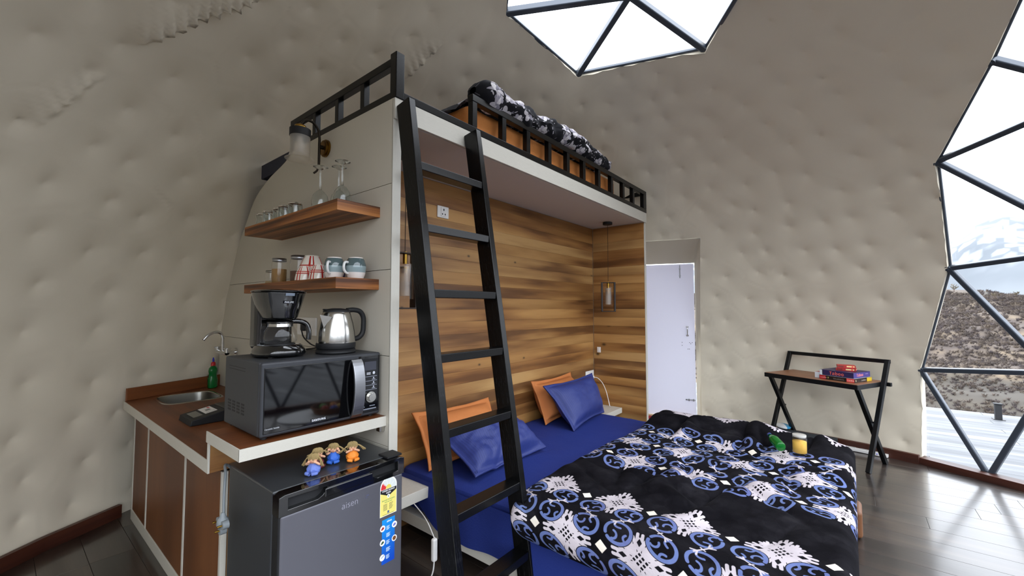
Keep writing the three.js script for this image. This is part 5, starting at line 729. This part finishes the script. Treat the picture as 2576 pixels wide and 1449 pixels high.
// ---------------------------------------------------------------- writing desk with board games
{ const D0 = V(3.69, 0, 1.80), e = V(0.43, 0, -0.903).normalize(), b = V(0.903, 0, 0.43).normalize(), Q = (l, d, y) => D0.clone().addScaledVector(e, l).addScaledVector(b, d).setY(y), Lg = 0.86, Dp = 0.5, ty = 0.785;
  const t = thing('writing_desk', 'small folding desk with brown top and black crossed steel legs', 'desk', [D0.x + 0.3, 0, D0.z - 0.3]);
  const M4 = new THREE.Matrix4().makeBasis(e, PY, b).setPosition(D0), lb = (l0, l1, y0, y1, d0, d1, r) => B(l0, l1, y0, y1, d0, d1, r).applyMatrix4(new THREE.Matrix4().makeBasis(b.clone().negate(), PY, e).multiply(new THREE.Matrix4().makeRotationY(0))); void M4; void lb;
  const deskTop = woodTex(512, 256, 1.6, 0.8, [[128, 84, 58], [144, 98, 68], [158, 110, 78]], { s: 47, ring: 5, fine: 90 });
  const plank = (l0, l1, d0, d1, y0, y1, r = 0.003) => bar(Q(l0, (d0 + d1) / 2, (y0 + y1) / 2), Q(l1, (d0 + d1) / 2, (y0 + y1) / 2), d1 - d0, y1 - y0, PY, r);
  part(t, 'table_top', uvm(plank(0.004, Lg - 0.004, 0.004, Dp - 0.004, ty - 0.02, ty), 'z', 0.6, 1.2), std(0xffffff, 0.4, { map: deskTop }));
  const ed = [plank(0, Lg, -0.004, 0.016, ty - 0.046, ty - 0.002), plank(0, Lg, Dp - 0.016, Dp + 0.004, ty - 0.046, ty - 0.002), plank(-0.002, 0.018, 0, Dp, ty - 0.046, ty - 0.002), plank(Lg - 0.018, Lg + 0.002, 0, Dp, ty - 0.046, ty - 0.002)]; part(t, 'top_frame', merge(ed), M.blackPlain, 'black steel rim');
  for (const l of [0.03, Lg - 0.03]) { const o = l < 0.1 ? -0.05 : 0.05; part(t, 'leg', bar(Q(l + o, 0.08, 0), Q(l + o, 0.5, 0.985), 0.036, 0.036, e, 0.003), M.blackPlain); part(t, 'leg', bar(Q(l, 0.5, 0), Q(l, 0.05, ty - 0.03), 0.036, 0.036, e, 0.003), M.blackPlain); part(t, 'pivot', bar(Q(l - 0.01, 0.29, 0.415), Q(l + o * 1.1, 0.29, 0.415), 0.016, 0.016), M.blackPlain); }
  part(t, 'back_rail', bar(Q(-0.04, 0.495, 0.972), Q(Lg + 0.04, 0.495, 0.972), 0.03, 0.036, PY, 0.003), M.blackPlain, 'raised black back rail');
  part(t, 'side_peg', plank(-0.06, 0.0, Dp - 0.06, Dp - 0.03, ty - 0.04, ty - 0.005), M.blackPlain);
  // board games; each box: l, d centre on the top, sizes along l and d, height range, turn
  const text = (w, h, bg, items) => canvasTex(w, h, (c) => { c.fillStyle = bg; c.fillRect(0, 0, w, h); for (const [s, x, y, f, col] of items) { c.fillStyle = col; if (f === 'r') { c.fillRect(x, y, s[0], s[1]); continue; } c.font = f; c.textBaseline = 'middle'; c.fillText(s, x, y); } });
  function box(name, label, l, d, L, Dd, y0, hgt, turn, col, long, short, top) {
    const c = Q(l, d, y0 + hgt / 2), x = e.clone().applyAxisAngle(PY, turn), z = b.clone().applyAxisAngle(PY, turn), o = thing(name, label, 'board game', [c.x, y0, c.z], 'board game boxes stacked on the desk');
    const A = c.clone().addScaledVector(x, -L / 2), E = c.clone().addScaledVector(x, L / 2); part(o, 'box', bar(A, E, Dd, hgt, PY, 0.002), std(col, 0.4));
    if (long) part(o, 'side_print', sheet(c.clone().addScaledVector(z, -Dd / 2 - 0.0006), x.clone().negate(), PY, L * 0.985, hgt * 0.96), std(0xffffff, 0.4, { map: long }));
    if (short) part(o, 'end_print', sheet(c.clone().addScaledVector(x, -L / 2 - 0.0006), z.clone(), PY, Dd * 0.985, hgt * 0.94), std(0xffffff, 0.4, { map: short }));
    if (top) part(o, 'lid_print', sheet(c.clone().setY(y0 + hgt + 0.0006), x.clone().negate(), z, L * 0.98, Dd * 0.98), std(0xffffff, 0.4, { map: top })); return o; }
  const y = ty + 0.001;
  const ludoL = text(512, 70, '#241a16', [[[96, 70], 0, 0, 'r', '#b5222b'], ['Ludo', 14, 36, 'bold 40px sans-serif', '#e8a0a0'], ['S', 122, 34, 'bold 40px serif', '#d8d27a'], ['\u25CF', 160, 36, '40px sans-serif', '#c58a4a'], ['&Ladders', 210, 40, '34px serif', '#9a8f88'], [[110, 70], 402, 0, 'r', '#e2504c'], ['Ludo', 414, 36, 'bold 40px sans-serif', '#ffd9cf']]);
  const ludoS = text(512, 70, '#241a16', [[[150, 70], 0, 0, 'r', '#2a1d18'], ['S', 20, 36, 'bold 48px serif', '#e8e0b0'], ['\u25CF', 70, 36, '44px sans-serif', '#d59a58'], ['Ladders', 190, 38, '38px serif', '#d0c6b8'], [[150, 70], 360, 0, 'r', '#e0c02c']]);
  box('board_game_box', 'black and red board game box lowest in the stack on the desk', 0.215, 0.245, 0.3, 0.3, y, 0.036, 0, 0x241a16, ludoL, ludoS, text(64, 64, '#c9ced2', []));
  const tb = text(512, 90, '#2e2450', [['Taboo', 150, 46, 'bold 78px sans-serif', '#e0685a'], [[40, 90], 0, 0, 'r', '#dfe6ee'], [[10, 90], 44, 0, 'r', '#20283a']]), ts = text(512, 90, '#4a3f86', [['Taboo', 90, 44, 'bold 70px sans-serif', '#f08a84'], [[90, 8], 360, 30, 'r', '#b9a8d8'], [[70, 10], 390, 56, 'r', '#6a3fa0']]);
  box('board_game_box', 'dark purple board game box with orange lettering in the middle of the stack', 0.225, 0.255, 0.29, 0.29, y + 0.0375, 0.05, 0, 0x2e2450, tb, ts);
  const rd = text(256, 60, '#b02a2a', [[[110, 34], 130, 6, 'r', '#f0d89a'], [[80, 40], 6, 10, 'r', '#7a2a22'], [[24, 40], 200, 10, 'r', '#e05048']]);
  box('card_box', 'small red card box lying on the purple game box', 0.2, 0.24, 0.15, 0.1, y + 0.089, 0.024, 0.35, 0xb02a2a, rd, rd); box('card_box', 'small red card box topmost of the stack on the desk', 0.215, 0.265, 0.14, 0.1, y + 0.1145, 0.024, 0.55, 0xc23a30, rd, rd);
  box('white_box', 'plain white box beside the game stack on the desk', 0.395, 0.2, 0.045, 0.17, y, 0.058, 0, 0xdde2e8, null, null, text(64, 64, '#b84a44', []));
}
{ const t = thing('rolled_mat', 'dark grey rolled mat lying on the floor by the wall behind the bed', 'mat', [4.6, 0.055, 1.0]), a = V(4.5, 0.062, 0.5), b = V(4.36, 0.062, 1.62); const d = b.clone().sub(a).normalize(), sd = d.clone().cross(PY), pts = []; 
  part(t, 'roll', new THREE.CylinderGeometry(0.06, 0.06, a.distanceTo(b), 28).applyMatrix4(new THREE.Matrix4().makeBasis(sd, d, PY).setPosition(a.clone().add(b).multiplyScalar(0.5))), std(0x35383b, 0.85)); for (let k = 0; k <= 60; k++) { const r = 0.008 + 0.05 * k / 60, f = k / 60 * 20; pts.push(b.clone().addScaledVector(d, 0.001).addScaledVector(sd, Math.cos(f) * r).addScaledVector(PY, Math.sin(f) * r)); } part(t, 'spiral_end', tube(pts, 0.0022, 160, 5), std(0x222426, 0.9)); }
{ const t = thing('snack_packet', 'light blue and white packet lying on the rolled mat', 'packet', [4.45, 0.125, 1.2]); const g = new THREE.SphereGeometry(1, 24, 16).scale(0.1, 0.025, 0.07).rotateY(0.5).translate(4.435, 0.147, 1.14), p = g.attributes.position; for (let i = 0; i < p.count; i++) p.setY(i, p.getY(i) + 0.006 * (noise(p.getX(i) * 40, p.getZ(i) * 40, 220) - 0.5)); g.computeVertexNormals(); part(t, 'wrapper', fin(g), phys(0xffffff, 0.2, { map: canvasTex(64, 64, (c) => { c.fillStyle = '#3f9fd0'; c.fillRect(0, 0, 64, 64); c.fillStyle = '#eef2f4'; c.fillRect(36, 0, 28, 64); }) })); }
{ const t = thing('power_strip', 'white power strip on the floor along the skirting under the desk', 'power strip', [4.42, 0, 1.83]), a = V(4.45, 0.018, 1.66), b = V(4.38, 0.018, 2.02); part(t, 'body', bar(a, b, 0.055, 0.03, PY, 0.006), M.plasticWhite); const d = b.clone().sub(a); for (const f of [0.2, 0.5, 0.8]) part(t, 'socket_face', bar(a.clone().addScaledVector(d, f - 0.1).setY(0.034), a.clone().addScaledVector(d, f + 0.1).setY(0.034), 0.04, 0.003, PY, 0.001), std(0xdadad8, 0.4)); part(t, 'indicator', B(4.364, 4.37, 0.02, 0.028, 1.93, 1.938, 0.001), std(0x2a36e0, 0.4), 'blue indicator'); }
// low table with a basket of fruit, seen in the microwave door
{ const c = V(0.95, 0, 2.42), t = thing('coffee_table', 'low white oval table with black splayed legs in front of the window', 'table', c.toArray()); part(t, 'table_top', new THREE.CylinderGeometry(0.36, 0.35, 0.022, 48).scale(1.2, 1, 0.8).translate(c.x, 0.38, c.z), std(0xe6e8ea, 0.35)); for (let k = 0; k < 4; k++) { const a = 0.7 + k * Math.PI / 2; part(t, 'leg', bar(V(c.x + Math.cos(a) * 0.14, 0.37, c.z + Math.sin(a) * 0.12), V(c.x + Math.cos(a) * 0.32, 0.0, c.z + Math.sin(a) * 0.26), 0.04, 0.04, PZ, 0.004), M.blackPlain); }
  const k = thing('fruit_basket', 'brown wicker basket on the low white oval table', 'basket', [c.x + 0.08, 0.392, c.z]); for (let j = 0; j < 5; j++) part(k, 'wicker_ring', new THREE.TorusGeometry(0.15 + j * 0.008, 0.008, 6, 40).rotateX(Math.PI / 2).translate(c.x + 0.08, 0.4 + j * 0.014, c.z), std(0x7a4f2a, 0.8)); part(k, 'base', cyl(c.x + 0.08, 0.392, c.z, 0.15, 0.008, 32), std(0x7a4f2a, 0.8));
  [[0xb8332c, -0.07, -0.03, 'red'], [0xd98a2e, 0.06, 0.05, 'orange'], [0x2f4fae, 0.0, -0.08, 'blue'], [0xc9a24a, 0.08, -0.05, 'yellow'], [0x5a8f3c, -0.04, 0.07, 'green']].forEach(([col, dx, dz, nm]) => { const f = thing('fruit', nm + ' round fruit lying in the wicker basket on the low table', 'fruit', [c.x + 0.08 + dx, 0.4, c.z + dz]); part(f, 'flesh', lathe([[0, 0], [0.02, 0.002], [0.036, 0.02], [0.039, 0.042], [0.03, 0.064], [0.012, 0.072], [0, 0.068]], 20).translate(c.x + 0.08 + dx, 0.401, c.z + dz), std(col, 0.4)); part(f, 'stem', tube([[c.x + 0.08 + dx, 0.466, c.z + dz], [c.x + 0.083 + dx, 0.482, c.z + dz]], 0.002, 4, 5), std(0x4a3018, 0.8)); });
}

// ---------------------------------------------------------------- outside: deck, hillside, mountains
{ const d = struct('deck', [0, 0, 0], 'pale wet timber terrace outside the window'); part(d, 'deck_base', B(-6, 8.52, -0.5, -0.181, -4.5, 11, 0), M.matteBlack);
  const g = {}; for (let k = 0; k < 36; k++) { const x = 8.52 - 0.2 * (k + 1); for (let j = 0; j < 4; j++) { const z0 = -4.5 + j * 3.9 - (k % 3) * 0.9, z1 = z0 + 3.896; const key = (k * 4 + j) % 5; if (!g[key]) g[key] = uvm(B(0.0015, 0.1985, -0.18, -0.15, 0, 3.896, 0.002), 'z', 1 / 2.4, 1 / 0.3, key * 0.21, key * 0.37); const m = part(d, 'plank', g[key], M.deck[(k * 7 + j * 3) % 3]); m.position.set(x, 0, z0); void z1; } } }
{ const t = thing('bollard', 'short dark post standing near the far edge of the terrace', 'post', [8.08, -0.15, 3.41]); part(t, 'post', merge(B(8.045, 8.115, -0.15, 0.07, 3.375, 3.445, 0.006), B(8.035, 8.125, 0.07, 0.085, 3.365, 3.455, 0.004)), M.matteBlack); part(t, 'base_plate', B(8.02, 8.14, -0.15, -0.142, 3.35, 3.47, 0.002), M.blackPlain); }
function heightField(r0, r1, nr, a0, a1, na, hfn, cfn) {
  const pos = [], col = [], idx = []; for (let i = 0; i <= nr; i++) for (let j = 0; j <= na; j++) { const r = r0 * Math.pow(r1 / r0, i / nr), a = R(mix(a0, a1, j / na)), x = Math.cos(a) * r, z = Math.sin(a) * r, y = hfn(r, a, x, z); pos.push(x, y, z); col.push(...cfn(r, a, x, z, y)); }
  for (let i = 0; i < nr; i++) for (let j = 0; j < na; j++) { const p = i * (na + 1) + j; idx.push(p, p + 1, p + na + 2, p, p + na + 2, p + na + 1); } const g = new THREE.BufferGeometry(); g.setAttribute('position', new THREE.Float32BufferAttribute(pos, 3)); g.setAttribute('color', new THREE.Float32BufferAttribute(col, 3)); g.setIndex(idx); g.computeVertexNormals(); return g; }
const hillY = (r, a, x, z) => { const crest = 62 + 10 * noise(a * 3, 2, 230), f = sstep(16, crest, r), top = 4.1 + 1.6 * (noise(a * 4.3 + 7, 1, 232) - 0.5) - 1.4 * sstep(0.12, 0.35, a); let y = mix(-6.5, top, f); const step = 1.15, q = y / step, fq = q - Math.floor(q); y = (Math.floor(q) + sstep(0.25, 0.95, fq)) * step * 0.75 + y * 0.25; return y + 0.5 * (fbm(x * 0.35, z * 0.35, 4, 240) - 0.5) - 0.12 * Math.max(0, r - crest); };
{ const g = heightField(11, 110, 200, -35, 215, 420, hillY, (r, a, x, z, y) => { const n = fbm(x * 0.5, z * 0.5, 4, 250), b = fbm(x * 0.12, z * 0.12, 3, 256), s = sstep(0.6, 0.72, fbm(x * 0.3 + 9, z * 0.3, 3, 260)) * sstep(30, 18, r); const A = [0.078, 0.062, 0.054], C = [0.19, 0.145, 0.095], D = [0.06, 0.054, 0.044]; const q = (y + 0.4) / 1.15, fq = q - Math.floor(q), t = clamp((n - 0.42) * 1.6 + 0.55 * sstep(0.75, 0.95, fq) * (1 - sstep(0.98, 1, fq))), u = sstep(0.47, 0.6, b); return [0, 1, 2].map((k) => mix(mix(mix(A[k], C[k], t), D[k], u * 0.8), 0.3, s)); });
  const h = struct('hillside', [0, 0, 0], 'brown terraced scrub hillside across the valley'); part(h, 'slope', g, new THREE.MeshStandardMaterial({ vertexColors: true, roughness: 0.95 })); }
{ const twigs = []; for (let k = 0; k < 18; k++) { const a = k * 2.4, s = 0.2 + 0.4 * hsh(k, 1, 310), h = 0.8 + 0.7 * hsh(k, 2, 310); twigs.push(new THREE.ConeGeometry(0.07 + 0.07 * hsh(k, 3, 310), h, 3, 1).translate(0, h / 2, 0).rotateX(s * 1.1 * Math.sin(a)).rotateZ(s * 1.1 * Math.cos(a)).translate(Math.cos(a) * 0.25 * s, -0.1, Math.sin(a) * 0.25 * s)); } const bush = merge(twigs);
  const n = 95000, im = new THREE.InstancedMesh(bush, std(0xffffff, 0.95), n), m = new THREE.Matrix4(), q = new THREE.Quaternion(), c = new THREE.Color(); let k = 0, guard = 0;
  while (k < n && guard++ < 400000) { const a = R(rr(-25, 175)), r = 12.5 + 54 * Math.sqrt(rnd()), x = Math.cos(a) * r, z = Math.sin(a) * r; if (r > 20 && fbm(x * 0.14, z * 0.14, 3, 270) < 0.4 + 0.14 * rnd()) continue; const s = rr(0.035, 0.11) * (1 + r / 50), y = hillY(r, a, x, z); q.setFromEuler(new THREE.Euler(rr(-0.25, 0.25), rr(0, 6), rr(-0.25, 0.25))); m.compose(V(x, y, z), q, V(s * rr(1.2, 2.2), s * rr(0.8, 1.5), s * rr(1.2, 2.0))); im.setMatrixAt(k, m); const f = rnd(); c.setRGB(mix(0.066, 0.13, f), mix(0.053, 0.1, f), mix(0.047, 0.082, f * 0.7 + 0.3 * rnd())); im.setColorAt(k, c); k++; }
  im.count = k; im.name = 'scrub'; im.userData = { kind: 'stuff', label: 'dry brown scrub growing over the hillside', category: 'scrub' }; scene.add(im); }
{ const mtY = (r, a, x, z) => { const f = sstep(420, 1000, r), el = 96 + 70 * (fbm(a * 11 + 3, 2, 4, 280) - 0.5) + 34 * Math.exp(-Math.pow((a - 0.185) / 0.06, 2)); return -60 + (el + 60) * f * (1 + 0.0) + f * 46 * (fbm(x * 0.011, z * 0.011, 6, 284) - 0.5) - Math.max(0, r - 1000) * 0.3; };
  const g = heightField(300, 1300, 110, -35, 215, 620, mtY, (r, a, x, z, y) => { const s = sstep(0.5, 0.56, fbm(x * 0.07 + y * 0.03, z * 0.13 - y * 0.05, 5, 290)) * sstep(40, 85, y), n = fbm(x * 0.02, z * 0.02, 3, 296); return [mix(0.11 + 0.05 * n, 0.5, s), mix(0.125 + 0.05 * n, 0.52, s), mix(0.14 + 0.05 * n, 0.54, s)]; });
  const h = struct('mountains', [0, 0, 0], 'distant snow streaked mountain range'); part(h, 'range', g, new THREE.MeshStandardMaterial({ vertexColors: true, roughness: 1 })); }
for (let k = 0; k < 9; k++) { const a = R(5.5 + k * 1.25 + 0.5 * hsh(k, 1, 300)), r = 60 + 3 * hsh(k, 2, 300), x = Math.cos(a) * r, z = Math.sin(a) * r, y = hillY(r, a, x, z), h = 0.5 + 0.5 * hsh(k, 3, 300);
  const where = ['leftmost', 'second from the left', 'third from the left', 'fourth from the left', 'middle', 'fifth from the right', 'fourth from the right', 'third from the right', 'rightmost'][k], t = thing('bare_tree', 'small bare tree on the hill crest, ' + where + ' of the row', 'tree', [x, y, z], 'bare trees on the hill crest'); part(t, 'trunk', tube([[x, y - 0.2, z], [x + 0.05, y + h * 0.4, z], [x + 0.02, y + h * 0.7, z]], 0.025, 6, 6), std(0x57483c, 0.9)); const br = []; for (let j = 0; j < 14; j++) { const q = j * 2.4, l = h * rr(0.25, 0.5), y0 = y + h * rr(0.25, 0.65); br.push(tube([[x + 0.03, y0, z], [x + Math.cos(q) * l * 0.5, y0 + l * 0.4, z + Math.sin(q) * l * 0.5], [x + Math.cos(q) * l * 0.8, y0 + l * 0.9, z + Math.sin(q) * l * 0.8]], 0.012, 5, 5)); for (let i = 0; i < 5; i++) { const w = q + (i - 2) * 0.5; br.push(tube([[x + Math.cos(q) * l * 0.5, y0 + l * 0.4, z + Math.sin(q) * l * 0.5], [x + Math.cos(q) * l * 0.5 + Math.cos(w) * l * 0.35, y0 + l * (0.6 + 0.1 * i), z + Math.sin(q) * l * 0.5 + Math.sin(w) * l * 0.35]], 0.009, 3, 4)); } } part(t, 'crown', merge(br), std(0x6e6452, 0.95)); }

scene.traverse((o) => { if (o.isMesh) { o.castShadow = true; o.receiveShadow = true; } });
renderer.render(scene, camera);
